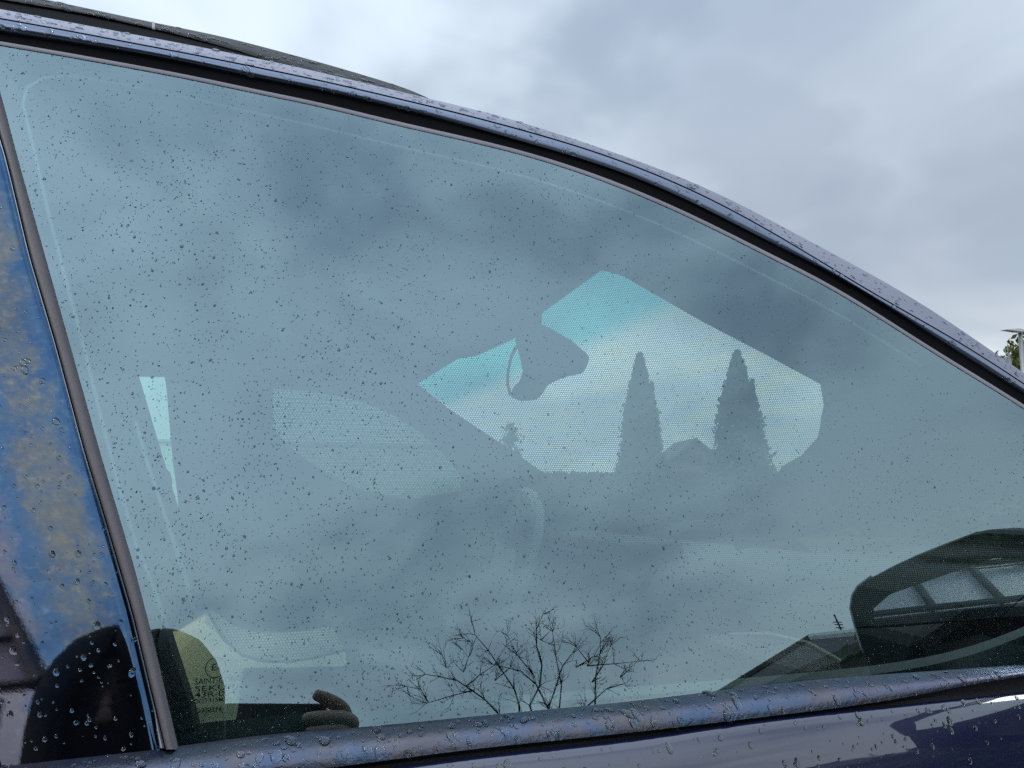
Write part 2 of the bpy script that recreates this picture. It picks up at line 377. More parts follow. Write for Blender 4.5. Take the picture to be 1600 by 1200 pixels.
class Band:
    def __init__(s, A, B, oa, ob, bulge, x0=-150, x1=1760, n=110, k=6, depth=.02):
        s.A, s.B, s.oa, s.ob, s.bg, s.x0, s.x1 = A, B, oa, ob, bulge, x0, x1; s.n, s.k, s.depth = n, k, depth
    def pt(s, x, t, extra=0.0):
        return G(x, s.A(x)*(1-t)+s.B(x)*t, s.oa*(1-t)+s.ob*t+s.bg*math.sin(math.pi*t)+extra)
    def nrm(s, x, t):
        a = s.pt(x+2, t)-s.pt(x-2, t); b = s.pt(x, min(t+.03, 1))-s.pt(x, max(t-.03, 0)); n = np.cross(a, b); n /= np.linalg.norm(n)
        return n if n @ NRM > 0 else -n
    def build(s, name, mat_):
        xs = np.linspace(s.x0, s.x1, s.n); ts = [i/s.k for i in range(s.k+1)]
        fr = [[s.pt(x, t) for x in xs] for t in ts]; bk = [[p-NRM*s.depth for p in r] for r in fr]
        vs, fs = closed_loft(fr, bk)
        L = [0]
        for i in range(1, len(xs)): L.append(L[-1]+np.linalg.norm(fr[0][i]-fr[0][i-1]))
        uv = [(L[j], t*1.0) for t in ts for j in range(len(xs))]*2
        s.o = part(fixn(mesh(name, vs, fs, mat_, uv=uv, sharp=40))); return s
lav = Band(E0, lambda x: E1(x)-1.2, -.018, .003, .003).build('roof_edge_trim', M['lav'])
part(Band(lambda x: E1(x)-2, lambda x: E1(x)+2.2, -.001, -.001, 0, k=1, depth=.008).build('trim_groove', M['rubber']).o)
blu = Band(lambda x: E1(x)+1.2, E2, .003, .001, .0015).build('window_frame_trim', M['blueband'])
blk = Band(lambda x: E2(x)-.5, lambda x: E3(x)+.5, -.0015, .0002, -.001, depth=.012).build('window_channel', M['ditch'])
Band(lambda x: E3(x)-.5, lambda x: E3(x)+5.5, .0010, .0006, .0004, k=3, depth=.008).build('window_seal_lip', M['lip'])
sil = Band(T0, T1, .001, .018, .006, x0=-250, k=10, depth=.03).build('sill_trim', M['sill'])
Band(lambda x: T1(x)-1, lambda x: PN(x)+1, .008, .006, -.002, x0=-250, k=2, depth=.02).build('sill_gap', M['rubber'])
# B-pillar, rubber strip, bright edge
def pillar_pt(a, t, off=0.0):               # a: px left of the strip, t: 0 top .. 1 bottom
    y0 = 40; y1 = 1205; y = y0+(y1-y0)*t
    return G(SL(y)-a, y, off)
class Pillar:
    def pt(s, x, t, extra=0.0):
        p = pillar_pt(x, t, .005+.0015*math.sin(min(1, x/12)*math.pi/2)+.000014*x+.003-.008*t+extra); return p
    def nrm(s, x, t):
        n = np.cross(s.pt(x+2, t)-s.pt(x-2 if x > 2 else x, t), s.pt(x, t+.01)-s.pt(x, t-.01)); n /= np.linalg.norm(n); return n if n @ NRM > 0 else -n
pil = Pillar()
aa = [0, 3, 8, 15, 25, 40, 55, 70, 90, 120, 160, 210, 260]; tt = np.linspace(0, 1, 24)
fr = [[pil.pt(a, t) for a in aa] for t in tt]; bk = [[p-NRM*.03 for p in r] for r in fr]
vs, fs = closed_loft(fr, bk)
uv = []
for i, t in enumerate(tt):
    for j, a in enumerate(aa): uv.append((float(np.linalg.norm(fr[i][j]-fr[i][0])), float(np.linalg.norm(fr[i][0]-fr[0][0]))))
part(fixn(mesh('pillar_trim', vs, fs, M['pillar'], uv=uv*2, sharp=45)))
def vstrip(name, L, Rr, o0, o1, bulge, m_, y0, y1, depth=.012, k=4):
    ys = np.linspace(y0, y1, 40)
    fr = [[G(L(y)*(1-j/k)+Rr(y)*j/k, y, o0+(o1-o0)*j/k+bulge*math.sin(math.pi*j/k)) for j in range(k+1)] for y in ys]
    bk = [[p-NRM*depth for p in r] for r in fr]; vs, fs = closed_loft(fr, bk)
    return part(fixn(mesh(name, vs, fs, m_, sharp=45)))
vstrip('pillar_seal', lambda y: SL(y)+3, SR, .006, .002, .003, M['strip'], 30, 1171, .010)
vstrip('pillar_seal_shadow_gap', lambda y: SL(y)+1, lambda y: SL(y)+4, .001, .001, 0, M['rubber'], 30, 1171, .008, 1)
vstrip('pillar_bright_edge', lambda y: SL(y)-2.2-5*max(0, min(1, (y-1110)/40)), lambda y: SL(y)+1.2, .0065, .0075, .002, M['chrome'], 40, 1169, .006, 3)  # chrome edge; its wider foot is shaped to stand in for a white highlight
# glass pane
tp = [(x, E3(x)+1.5) for x in np.linspace(-55, 1800, 60)]; bt = [(x, T0(x)+12) for x in np.linspace(268, 1800, 60)]
K = 14
fr = [[G(tp[j][0]*(1-i/K)+bt[j][0]*i/K, tp[j][1]*(1-i/K)+bt[j][1]*i/K, 0.0) for j in range(60)] for i in range(K+1)]
bk = [[p-NRM*.004 for p in r] for r in fr]
vs, fs = closed_loft(fr, bk)
pane = part(fixn(mesh('side_window_glass', vs, fs, [M['glass'], M['glass_in']], smooth=False)))
pane.data.polygons.foreach_set('material_index', [0 if np.array(p.normal) @ NRM > .9 else 1 for p in pane.data.polygons])
# etched marks on the inside of the glass
def onpane(px, py, w, off=-.0048):
    o_ = G(px, py, off); ex = G(px+10, py-.75, off)-o_; ex /= np.linalg.norm(ex); ey = np.cross(NRM, ex); return o_, ex, ey
def etched(txt, px, py, wpx, hpx):
    cu = bpy.data.curves.new('etching', 'FONT'); cu.body = txt; cu.size = 1; cu.extrude = .02; cu.resolution_u = 3; cu.offset = .012
    t_ = bpy.data.objects.new('etching', cu); COL.objects.link(t_)
    me = bpy.data.meshes.new_from_object(t_.evaluated_get(bpy.context.evaluated_depsgraph_get())); bpy.data.objects.remove(t_)
    co = np.array([v.co for v in me.vertices]); x0, x1 = co[:, 0].min(), co[:, 0].max(); y0, y1 = co[:, 1].min(), co[:, 1].max()
    sc = .6/1209*1.02; o_, ex, ey = onpane(px, py, 0)
    for v in me.vertices:
        a = (v.co.x-x0)/(x1-x0)*wpx*sc; b = (v.co.y-y0)/(y1-y0)*hpx*sc
        v.co = Vector(tuple(o_+ex*a+ey*b+NRM*(v.co.z*.004)))
    o = link('glass_etching', me, M['ink'], None, False); o.parent = pane; return o
for a in (('SAINT-GOBAIN', 304, 1070, 67, 7.5), ('SEKURIT', 304, 1081, 67, 6.8), ('43R-00430', 304, 1091, 67, 7.5), ('DOT315M50V AS2', 303, 1100, 66, 6), ('000214', 313, 1114, 27, 6.6), ('E', 284, 1099, 5, 8), ('2', 290.5, 1099, 4, 5), ('E', 331, 1048, 6, 9), ('4', 338.5, 1048, 5, 6)):
    etched(*a)
def ring(px, py, r, th=1.1):
    o_, ex, ey = onpane(px, py, 0); sc = .6/1209*1.02; mb = MB()
    mb.tube([o_+(ex*math.cos(a)+ey*math.sin(a))*r*sc for a in np.linspace(0, 2*math.pi, 37)], th*sc*.5, 5, cap=False)
    o = mb.build('glass_etching', M['ink']); o.parent = pane
ring(288, 1094, 10); ring(337, 1043, 13); ring(308, 1111, 3); ring(334, 1124, 13, .7)
# door skin below the sill, with rounded shoulder
xs = np.linspace(-250, 1800, 60); rows = []
prof = [(88, .000), (62, .004), (38, .005), (29, .008), (25, .010), (21, .012), (18, .014), (15, .016), (12, .02), (8, .03), (4, .08), (0, .2), (-6, .2), (-12, .2)]
pp = [G(x, PN(x), .016) for x in xs]; cur = [p.copy() for p in pp]
rows.append([p-np.array([0, -.012, .004]) for p in pp]); rows.append([p.copy() for p in cur])
for al, ln in prof[1:]:
    a = R_(al)
    cur = [p+np.array([0, -math.sin(a), -math.cos(a)])*ln for p in cur]; rows.append([p.copy() for p in cur])
bk = [[p+np.array([0, .02, 0]) for p in r] for r in rows]
vs, fs = closed_loft(rows, bk); door = part(fixn(mesh('door_skin', vs, fs, M['paint'], sharp=60)))
# roof rail on the roof, its joint ring, and the dark roof ditch
R0 = curve([(-150, -46), (0, -15), (75, 0), (240, 35), (350, 58), (440, 81), (530, 106), (600, 127), (640, 140.5), (690, 163)])
R1 = curve([(-150, -32), (0, 1), (120, 21), (240, 47), (350, 76), (400, 92), (460, 112), (530, 130), (600, 146), (690, 168)])
rail = Band(R0, R1, -.105, -.080, .012, x1=686, n=60, depth=.02).build('roof_rail', M['rail'])
Band(lambda x: R0(x)-1, lambda x: R1(x)+1, -.1045, -.0795, .0125, x0=237.5, x1=242, n=3, depth=.005).build('rail_joint', M['lip'])
Band(lambda x: R1(x)-3, lambda x: E0(x)+3, -.095, -.022, -.004, x1=690, n=60, k=2, depth=.01).build('roof_ditch', M['ditch'])
YC = 1.33                                   # centre line of the car
xr = np.linspace(-150, 1760, 50)
edge = [G(x, E0(x)+3, -.02) for x in xr]; edge = [edge[0]+np.array([-1.6, 0, -.10]), edge[0]+np.array([-.8, 0, .0])]+edge
iw = next(i for i, p in enumerate(edge) if p[0] > .44)
rows = []
for k in range(9):
    t = k/8; rows.append([np.array([p[0], p[1]*(1-t)+(2*YC-p[1])*t, p[2]+.012*math.sin(math.pi*t)]) for p in edge[:iw]])
vs, fs = closed_loft(rows, [[p-np.array([0, 0, .015]) for p in r] for r in rows])
part(fixn(mesh('roof', vs, fs, M['paint'], sharp=40)))
# ---- interior: headliner and near A-pillar trim lofted from the door frame to the windscreen opening
c1 = []; c2 = []
def y_in(x): return G(x, E3(x), -.05)
top_pts = [(-900, 540, 1.95), (-250, 560, 1.95), (200, 572, 1.95), (420, 588, 1.95), (560, 594, 1.93), (652, 600, 1.90), (715, 561, 1.66), (745, 556, 1.55), (803, 530, 1.30), (832, 500, 1.20), (940, 422, .88), (975, 432, .862), (990, 441, .86), (1100, 504, .80), (1200, 556, .76), (1285, 602, .73), (1291, 640, .725), (1282, 692, .715), (1256, 720, .71), (1226, 737, .70), (1190, 800, .70), (1150, 860, .69)]
src = [-160, -140, -100, 0, 120, 220, 300, 340, 380, 430, 560, 620, 660, 850, 1050, 1250, 1330, 1430, 1520, 1600, 1680, 1760]
near = [G(x, E3(x)-4, -.022) for x in src]; near[0] = near[0]+np.array([-1.2, 0, -.05])
far = [AY(*p) for p in top_pts]
rows = []
for k in range(9):
    t = k/8; rows.append([a*(1-t)+b*t for a, b in zip(near, far)])
vs, fs = closed_loft(rows, [[p+np.array([.0, .004, .006]) for p in r] for r in rows]); part(fixn(mesh('headliner', vs, fs, M['headliner'], sharp=30)))
# windscreen glass on its raked plane
wA, wB, wC, wD = AY(652, 600, 1.90), AY(940, 422, .88), AY(1300, 610, .73), AY(870, 755, 1.95)
dwn = np.array([.40, .0, -.26])
top = [wA*(1-t)+wB*t for t in np.linspace(-.08, 1.10, 12)]
top = [p+np.array([.02, 0, .01])-np.array([.42, 0, -.27])*.06 for p in top]
rows = [[p+np.array([.42, 0, -.27])*s*1.0 for p in top] for s in np.linspace(0, 1.9, 8)]
uvs = [(float(np.linspace(-.08, 1.1, 12)[j]), float(np.linspace(0, 1.9, 8)[i])) for i in range(8) for j in range(12)]
vs, fs = loft(rows); ws = part(mesh('windscreen', vs, fs, M['windscreen'], uv=uvs, smooth=False))
# far side wall with openings
YF = 1.95
def W2(x, y): p = AY(x, y, YF); return (p[0], p[2])
def plate(name, outer, holes, y, th, m_):
    cu = bpy.data.curves.new(name, 'CURVE'); cu.dimensions = '2D'; cu.fill_mode = 'BOTH'; cu.extrude = th/2
    for poly in [outer]+holes:
        sp = cu.splines.new('POLY'); sp.points.add(len(poly)-1); sp.use_cyclic_u = True
        for q, p in zip(sp.points, poly): q.co = (p[0], p[1], 0, 1)
    t_ = bpy.data.objects.new(name, cu); COL.objects.link(t_)
    me = bpy.data.meshes.new_from_object(t_.evaluated_get(bpy.context.evaluated_depsgraph_get())); bpy.data.objects.remove(t_)
    for v in me.vertices: v.co = (v.co.x, y-v.co.z, v.co.y)
    return part(link(name, me, m_, None, False))
fw = [(425, 606), (480, 609), (530, 617), (575, 629), (620, 649), (660, 676), (695, 708), (722, 742), (722, 768), (640, 782), (560, 766), (495, 732), (448, 698), (425, 668)]
rw = [(258, 588), (266, 640), (276, 735), (280, 800), (60, 800), (-260, 800), (-200, 590), (100, 586)]
qw = [(872, 760), (930, 764), (1000, 782), (1062, 814), (1045, 819), (960, 793)]
outer = [W2(-900, 505), W2(420, 560), W2(560, 575), W2(630, 592), W2(652, 602), W2(700, 640), W2(800, 706), W2(870, 756), W2(930, 761), W2(1002, 780), W2(1070, 812), W2(1200, 816), (1.7, 1.0), (1.7, .35), (-2.2, .35), (-2.2, 1.2)]
far_wall = plate('far_side_wall', outer, [[W2(*p) for p in fw], [W2(*p) for p in rw], [W2(*p) for p in qw]], YF, .03, M['interior'])
for nm, poly in (('far_window_glass', fw), ('far_window_glass', rw), ('far_window_glass', qw)):
    mb = MB(); a = [AY(x, y, YF) for x, y in poly]; c_ = sum(a)/len(a); a = [c_+(p-c_)*1.03 for p in a]; a = [np.array([p[0], YF+.022, p[2]]) for p in a]
    prism(a, (0, .003, 0), mb); mb.build(nm, M['farglass'], car)
# dashboard, bulkheads, floor, door cap, seat
mb = MB(); yA, yB = .70, 1.93
sec = [(.70, .50), (.70, 1.03), (.73, 1.095), (.80, 1.125), (1.0, 1.12), (1.55, 1.06), (1.55, .50)]
prism([(x, yA, z) for x, z in sec], (0, yB-yA, 0), mb); bevel(mb.build('dashboard', M['interior'], car), .015)
mb = MB(); mb.box((.74, 1.5, 1.135), (.13, .36, .03)); bevel(mb.build('instrument_hood', M['interior'], car), .012)
mb = MB()
mb.box((0, 1.3, .37), (4.2, 1.3, .03)); mb.build('cabin_floor', M['interior'], car)
mb = MB(); mb.box((-2.0, 1.33, .95), (.04, 1.3, 1.2)); mb.build('rear_bulkhead', M['interior'], car)
dc = curve([(-300, 1185), (240, 1146), (314, 1130), (360, 1125), (450, 1116), (800, 1087), (1142, 1061), (1337, 1043), (1450, 1026), (1543, 1001), (1600, 979), (1700, 930), (1800, 860)])
xs = np.linspace(-300, 1800, 60)
r0 = [G(x, dc(x), -.045) for x in xs]; r1 = [G(x, dc(x)+14, -.022) for x in xs]; r2 = [p+np.array([0, .02, -.75]) for p in r1]
r_ = [p+np.array([0, .03, -.03]) for p in r0]
rows = [r_, r0, r1, r2]; vs, fs = closed_loft(rows, [[p+np.array([0, .03, -.03]) for p in r] for r in rows])
part(fixn(mesh('door_cap', vs, fs, M['cap'], sharp=30)))
# inner side of the B-pillar with its pale seal lines
def pol(pts): return pts
xi = lambda y: float(np.interp(y, [60, 150, 330, 540, 760, 920, 985, 1130], [-15, 30, 75, 130, 185, 240, 258, 305]))
ys = np.linspace(20, 1180, 30)
rows = [[G(x_*1.0+(-260 if k == 0 else 0)+(0 if k < 2 else 10), y, -.02-.018*min(k, 1)-(.05 if k == 2 else 0)) for y in ys for x_ in [xi(y)]] for k in range(3)]
vs, fs = closed_loft(rows, [[p-NRM*.012 for p in r] for r in rows]); part(fixn(mesh('pillar_inner_trim', vs, fs, M['interior'], sharp=30)))
la = [(262, 985), (240, 920), (212, 850), (185, 760), (158, 655), (130, 540), (102, 435), (75, 330), (52, 230), (36, 165), (42, 138), (70, 122), (110, 119)]+[(x, E3(x)+31+8*min(1, x/500)) for x in range(180, 1500, 60)]
mb = MB(); mb.tube([G(x, y, -.022) for x, y in la], .0017, 6); mb.build('door_seal', M['bead'], car, True)
mb = MB(); mb.tube([G(x, y, -.05) for x, y in [(212, 660), (232, 730), (252, 790), (272, 850), (290, 905), (300, 950)]], .0018, 6); mb.build('pillar_seal_line', M['bead'], car, True)
seat = [(150, 380), (196, 520), (219, 590), (250, 695), (281, 797), (305, 880), (330, 950)]
a = [AY(x, y, 1.26) for x, y in seat]+[AY(x, y, 1.26) for x, y in [(200, 960), (60, 700), (-20, 400), (40, 330)]]
mb = MB(); prism([np.array([p[0], .80, p[2]]) for p in a], (0, .46, 0), mb); bevel(mb.build('seat_backrest', M['interior'], car), .012, 3)
seat = [(180, 1012), (272, 1000), (318, 972), (336, 985), (360, 1012), (395, 1026), (450, 1029), (500, 1022), (540, 1011), (543, 1042), (455, 1044), (381, 1045), (369, 1130), (300, 1134), (180, 1134)]
yb = lambda y: .80-.14*(y-955)/180
rows = [[AY(x, y, yb(y)) for x, y in seat]]; rows.append([np.array([p[0], .87, p[2]]) for p in rows[0]])
mb = MB(); n_ = len(seat); c_ = [sum(rows[0])/n_]
mb.add(rows[0]+rows[1], [tuple(range(n_)), tuple(range(2*n_-1, n_-1, -1))]+[(i, n_+i, n_+(i+1) % n_, (i+1) % n_) for i in range(n_)]); bevel(mb.build('seat_bolster', M['cream'], car), .006, 3)
mb = MB(); prism([AY(x, y, .80) for x, y in [(368, 1048), (545, 1045), (800, 1060), (820, 1300), (330, 1300)]], (0, .46, 0), mb); bevel(mb.build('seat_base', M['interior'], car), .02)
mb = MB(); prism([(x-.0, 1.45, z) for x, z in [(-.10, .6), (-.02, .62), (-.14, 1.12), (-.15, 1.30), (-.26, 1.30), (-.27, 1.1)]], (0, .40, 0), mb); bevel(mb.build('far_seat', M['interior'], car), .03, 3)
# steering wheel in front of the far seat
ctr = np.array([.50, 1.60, 1.07]); ax = Vector((-.90, 0, .42)).normalized(); e1 = Vector((0, 1, 0)); e2 = ax.cross(e1)
mb = MB(); mb.tube([Vector(tuple(ctr))+(e1*math.cos(a)+e2*math.sin(a))*.185 for a in np.linspace(0, 2*math.pi, 41)], .015, 8, cap=False)
for a in (0, math.pi, -math.pi/2): mb.tube([Vector(tuple(ctr)), Vector(tuple(ctr))+(e1*math.cos(a)+e2*math.sin(a))*.18], .018, 6)
mb.tube([Vector(tuple(ctr))-ax*.02, Vector(tuple(ctr))+ax*.03], .07, 14); mb.build('steering_wheel', M['wheel'], car, True, 40)
# rear-view mirror hung from the windscreen, outline as in the photograph
mo = [(803, 530), (815, 508), (840, 504), (860, 512), (893, 532), (917, 552), (912, 570), (905, 580), (880, 585), (862, 592), (848, 600), (842, 612), (832, 622), (808, 624), (796, 620), (800, 606), (810, 596), (816, 580), (812, 560), (808, 545)]
mb = MB(); a = [AY(x, y, 1.24) for x, y in mo]; prism(a, (.02, .03, .0), mb); bevel(mb.build('rear_view_mirror', M['black'], car, True, 35), .004)
mb = MB(); mb.tube([AY(x, y, 1.235) for x, y in [(808, 540), (799, 556), (794, 580), (793, 600), (798, 618)]], .0025, 6)
mb.tube([AY(835, 510, 1.24), AY(838, 480, 1.22)], .012, 8); mb.build('mirror_stalk', M['black'], car, True)
# door mirror outside, built through its image in the glass
MN = np.array([-.975, -.15, .03]); MN /= np.linalg.norm(MN); MC = V(1520, 950, .15)
def vdm(x, y, w=0.0):
    p = G(x, y); d = p-CAM; d = d/np.linalg.norm(d); d = d-2*(d @ NRM)*NRM
    return p+d*((((MC+MN*w)-p) @ MN)/(d @ MN))
outl = [(1333, 930), (1330, 950), (1334, 967), (1342, 995), (1350, 1020), (1362, 1060), (1372, 1095), (1450, 1120), (1560, 1110), (1670, 1040), (1720, 900), (1700, 850), (1620, 830), (1550, 827), (1525, 831), (1475, 850), (1437, 865), (1400, 882), (1362, 902), (1342, 916)]
a = [vdm(x, y) for x, y in outl]; cc = sum(a)/len(a)
fwd = -MN*.10
rowA = a+[a[0]]; 
rows = [[c_+(p-c_)*.96+MN*.004 for p in rowA for c_ in [cc]], rowA, [p+fwd*.3 for p in rowA], [cc+(p-cc)*.85+fwd*.8 for p in rowA], [cc+(p-cc)*.4+fwd*1.05 for p in rowA], [cc+(p-cc)*.02+fwd*1.1 for p in rowA]]
vs, fs = loft(rows); hous = part(fixn(mesh('door_mirror', vs, fs, M['black'], sharp=40)))
mg = [(1372, 950), (1398, 928), (1437, 914), (1490, 896), (1560, 872), (1640, 870), (1655, 900), (1620, 950), (1560, 985), (1480, 1005), (1400, 1008), (1372, 1000)]
b = [vdm(x, y) for x, y in mg]; cb = sum(b)/len(b)
m_, g = mat('mirror silver'); out(g, g.n('ShaderNodeBsdfGlossy', {'Color': (.72, .76, .75), 'Roughness': .01}).outputs[0]); M['mirror'] = m_
mb = MB(); prism([p+MN*.007 for p in b], tuple(-MN*.003), mb); o = mb.build('mirror_glass', M['mirror']); o.parent = hous; o.matrix_parent_inverse = hous.matrix_world.inverted() if False else Matrix.Identity(4)
mb = MB(); mb.tube([vdm(x, y, .001) for x, y in [(1350, 1020), (1341, 995), (1333, 967), (1329, 950), (1332, 930), (1341, 915), (1361, 901)]], .0022, 6)
o = mb.build('mirror_rim', M['rimpale'], None, True); o.parent = hous
mb = MB(); pm = cc+fwd*.4; mb.tube([pm+np.array([0, .05, -.03]), G(1780, 1000, .0)], [.03, .035], 8); mb.build('mirror_arm', M['black'], car, True, 40)
# panel put in for an unidentified pale edge behind the glass
fo = [(1095, 993), (1140, 990), (1200, 990), (1262, 1004), (1312, 1032), (1320, 1062), (1180, 1030)]
mb = MB(); a = [AY(x, y, .735) for x, y in fo]; prism(a, (0, .006, -.006), mb)
fold = mb.build('cream_edged_panel', M['inner_panel']); tag(fold, 'greyish panel with a cream edge seen through the lower side window', 'inner_panel')
mb = MB(); mb.tube([AY(x, y, .733) for x, y in fo[1:5]], .0024, 5); o = mb.build('cream_edge', M['paper']); o.parent = fold
# rest of the body, outside the frame
mb = MB()
z = .93; fwx = float(rows[0][0][0])
prism([(-2.2, .50, .3), (-2.2, .50, .95), (-.36, .50, 1.0), (-.36, .48, .3)], (0, .05, 0), mb); bevel(mb.build('rear_door_skin', M['paint'], car), .01)
mb = MB(); hood = [(.95, z) for z in ()]
sec = [(1.0, .35), (1.0, .98), (1.25, 1.0), (1.7, .93), (2.1, .80), (2.25, .62), (2.25, .35)]
prism([(x, .50, z) for x, z in sec], (0, 1.66, 0), mb); bevel(mb.build('bonnet', M['paint'], car), .05, 3)
for x, y in ((1.75, .52), (1.75, 2.0), (-1.25, .52), (-1.25, 2.0)):
    mb = MB(); mb.tube([(x, y, .32), (x, y+.18, .32)], .32, 28); w_ = mb.build('wheel', M['tyre'], car, True, 40)
    mb = MB(); mb.tube([(x, y-.004, .32), (x, y+.1, .32)], .2, 20); o = mb.build('rim', M['steel'], None, True, 40); o.parent = w_; o.matrix_parent_inverse = Matrix.Identity(4); o.location = -Vector(w_.location)
# ================================================================== SUNSHADES (hang in the windows)
sh = [(238, 170), (246, 330), (258, 560), (272, 720), (292, 860), (310, 920), (330, 966), (350, 1000), (378, 1024), (412, 1033), (455, 1034), (495, 1027), (535, 1017), (640, 1007), (820, 1001), (1000, 990), (1200, 985), (1400, 978), (1560, 965), (1640, 900), (1640, 750)]+[(x, E3(x)+44+14*min(1, x/900)) for x in (1560, 1480, 1400, 1300, 1200, 1100, 1000, 900, 800, 700, 600, 500, 400, 320, 262)]
shp = [G(x, y, -.030) for x, y in sh]
tip = empty('sunshade', shp[12], 'fine black mesh sunshade fitted inside the rain-speckled side window', 'sunshade')
exx = np.array([1.0, 0, 0]); eyy = np.cross(NRM, exx)
bm = bmesh.new(); bv = [bm.verts.new(tuple(p)) for p in shp]; f = bm.faces.new(bv); bmesh.ops.triangulate(bm, faces=[f])
me = bpy.data.meshes.new('shade_net'); bm.to_mesh(me); bm.free(); l = me.uv_layers.new(name='UVMap')
for lp in me.loops:
    p = np.array(me.vertices[lp.vertex_index].co); l.data[lp.index].uv = (p @ exx, p @ eyy)
under(link('shade_net', me, M['net'], None, False), tip)
mb = MB(); mb.tube(shp+[shp[0]], .0011, 5); under(mb.build('shade_wire', M['rubber'], None, True), tip)
tip2 = empty('sunshade', AY(425, 786, YF-.03), 'dim mesh sunshade covering the arched far door window', 'sunshade')
a = [AY(x, y, YF-.03) for x, y in fw]
me = bpy.data.meshes.new('shade_net'); me.from_pydata([tuple(p) for p in a], [], [tuple(range(len(a)))]); l = me.uv_layers.new(name='UVMap')
for lp in me.loops: p = me.vertices[lp.vertex_index].co; l.data[lp.index].uv = (p.x, p.z)
under(link('shade_net', me, M['net2'], None, False), tip2)
mb = MB(); mb.tube(a+[a[0]], .003, 5); under(mb.build('shade_wire', M['rubber'], None, True), tip2)
# ================================================================== PHOTOGRAPHER
def PH(a, b, c): return CAM+RT*a+UP*b+FW*c
ph = empty('phone', PH(.06, -.025, -.006), 'black phone held level in front of the dark jacket, mirrored in the glass', 'phone')
rotp = Matrix((tuple(RT), tuple(UP), tuple(FW))).transposed()
mb = MB(); mb.box(PH(.0615, -.025, -.0075), (.147, .072, .009), rotp); under(bevel(mb.build('phone_body', M['phone']), .003), ph)
mb = MB(); mb.box(PH(.0615, -.025, -.0125), (.143, .068, .0008), rotp); under(mb.build('screen', M['screen']), ph)
def skin(name, verts, edges, m_, parent, sub=2, root=0):
    me = bpy.data.meshes.new(name); me.from_pydata([tuple(map(float, v[0])) for v in verts], edges, [])
    o = link(name, me, m_, None, False); o.modifiers.new('skin', 'SKIN'); s_ = o.modifiers.new('sub', 'SUBSURF'); s_.levels = s_.render_levels = sub
    o.modifiers['skin'].use_smooth_shade = True
    for i, v in enumerate(verts):
        r = v[1] if hasattr(v[1], '__len__') else (v[1], v[1]); me.skin_vertices[0].data[i].radius = r; me.skin_vertices[0].data[i].use_root = (i == root)
    bpy.context.view_layer.update()
    me2 = bpy.data.meshes.new_from_object(o.evaluated_get(bpy.context.evaluated_depsgraph_get())); o.modifiers.clear(); o.data = me2
    if not me2.materials: me2.materials.append(m_)
    me2.polygons.foreach_set('use_smooth', [True]*len(me2.polygons)); bpy.data.meshes.remove(me)
    if parent is not None: under(o, parent)
    return o
HC = V(241, 1122, .93)                      # head centre
hx, hy, hz = HC
per = empty('person', (hx, hy-.06, 0), 'person in a dark hooded jacket raising a phone beside the car, mirrored in the glass', 'person')
WR = PH(.172, -.075, -.035); SHR = np.array([hx+.19, hy-.05, hz-.215]); SHL = np.array([hx-.19, hy-.05, hz-.27])
ELR = (WR+SHR)/2+np.array([.10, -.05, -.17]); ELL = SHL+np.array([-.06, -.02, -.27]); WL = ELL+np.array([.05, .10, -.22])
pel = np.array([hx, hy-.09, hz-.72])
bv = [(pel, (.15, .11)), ((hx, hy-.09, hz-.55), (.135, .10)), ((hx, hy-.08, hz-.38), (.15, .105)), ((hx, hy-.06, hz-.24), (.10, .075)), ((hx, hy-.035, hz-.15), (.052, .052)), ((hx, hy-.01, hz-.06), (.066, .075)), ((hx, hy, hz+.03), (.075, .09)), ((hx, hy-.01, hz+.09), (.055, .065)),
      (SHR, .055), (ELR, .042), (WR, .027), (SHL, .055), (ELL, .042), (WL, .027), (WL+np.array([.01, .03, -.08]), .03),
      ((hx+.09, hy-.08, .78*hz*.55+.1), .075), ((hx+.10, hy-.06, .42), .055), ((hx+.10, hy-.10, .09), .042), ((hx+.11, hy+.06, .05), .036),
      ((hx-.09, hy-.08, .78*hz*.55+.1), .075), ((hx-.10, hy-.06, .42), .055), ((hx-.10, hy-.10, .09), .042), ((hx-.11, hy+.06, .05), .036)]
be = [(0, 1), (1, 2), (2, 3), (3, 4), (4, 5), (5, 6), (6, 7), (3, 8), (8, 9), (9, 10), (3, 11), (11, 12), (12, 13), (13, 14), (0, 15), (15, 16), (16, 17), (17, 18), (0, 19), (19, 20), (20, 21), (21, 22)]
body = skin('body', bv, be, M['skin'], per)
jv = [(pel+np.array([0, 0, -.04]), (.185, .14)), ((hx, hy-.09, hz-.55), (.17, .135)), ((hx, hy-.08, hz-.38), (.185, .14)), ((hx, hy-.06, hz-.25), (.15, .11)), ((hx, hy-.04, hz-.17), (.125, .10)), (SHR, .08), (ELR, .062), (WR*.9+ELR*.1, .043), (SHL, .08), (ELL, .062), (WL, .043)]
skin('jacket', jv, [(0, 1), (1, 2), (2, 3), (3, 4), (3, 5), (5, 6), (6, 7), (3, 8), (8, 9), (9, 10)], M['jacket'], per)
tv = [(pel, (.165, .125)), (bv[15][0], .09), (bv[16][0], .068), (bv[17][0], .058), (bv[19][0], .09), (bv[20][0], .068), (bv[21][0], .058)]
skin('trousers', tv, [(0, 1), (1, 2), (2, 3), (0, 4), (4, 5), (5, 6)], M['trousers'], per)
for s_ in (1, -1):
    skin('shoe', [((hx+.10*s_, hy-.14, .055), .05), ((hx+.105*s_, hy-.02, .05), .05), ((hx+.11*s_, hy+.10, .04), .038)], [(0, 1), (1, 2)], M['rubber'], per, 2)
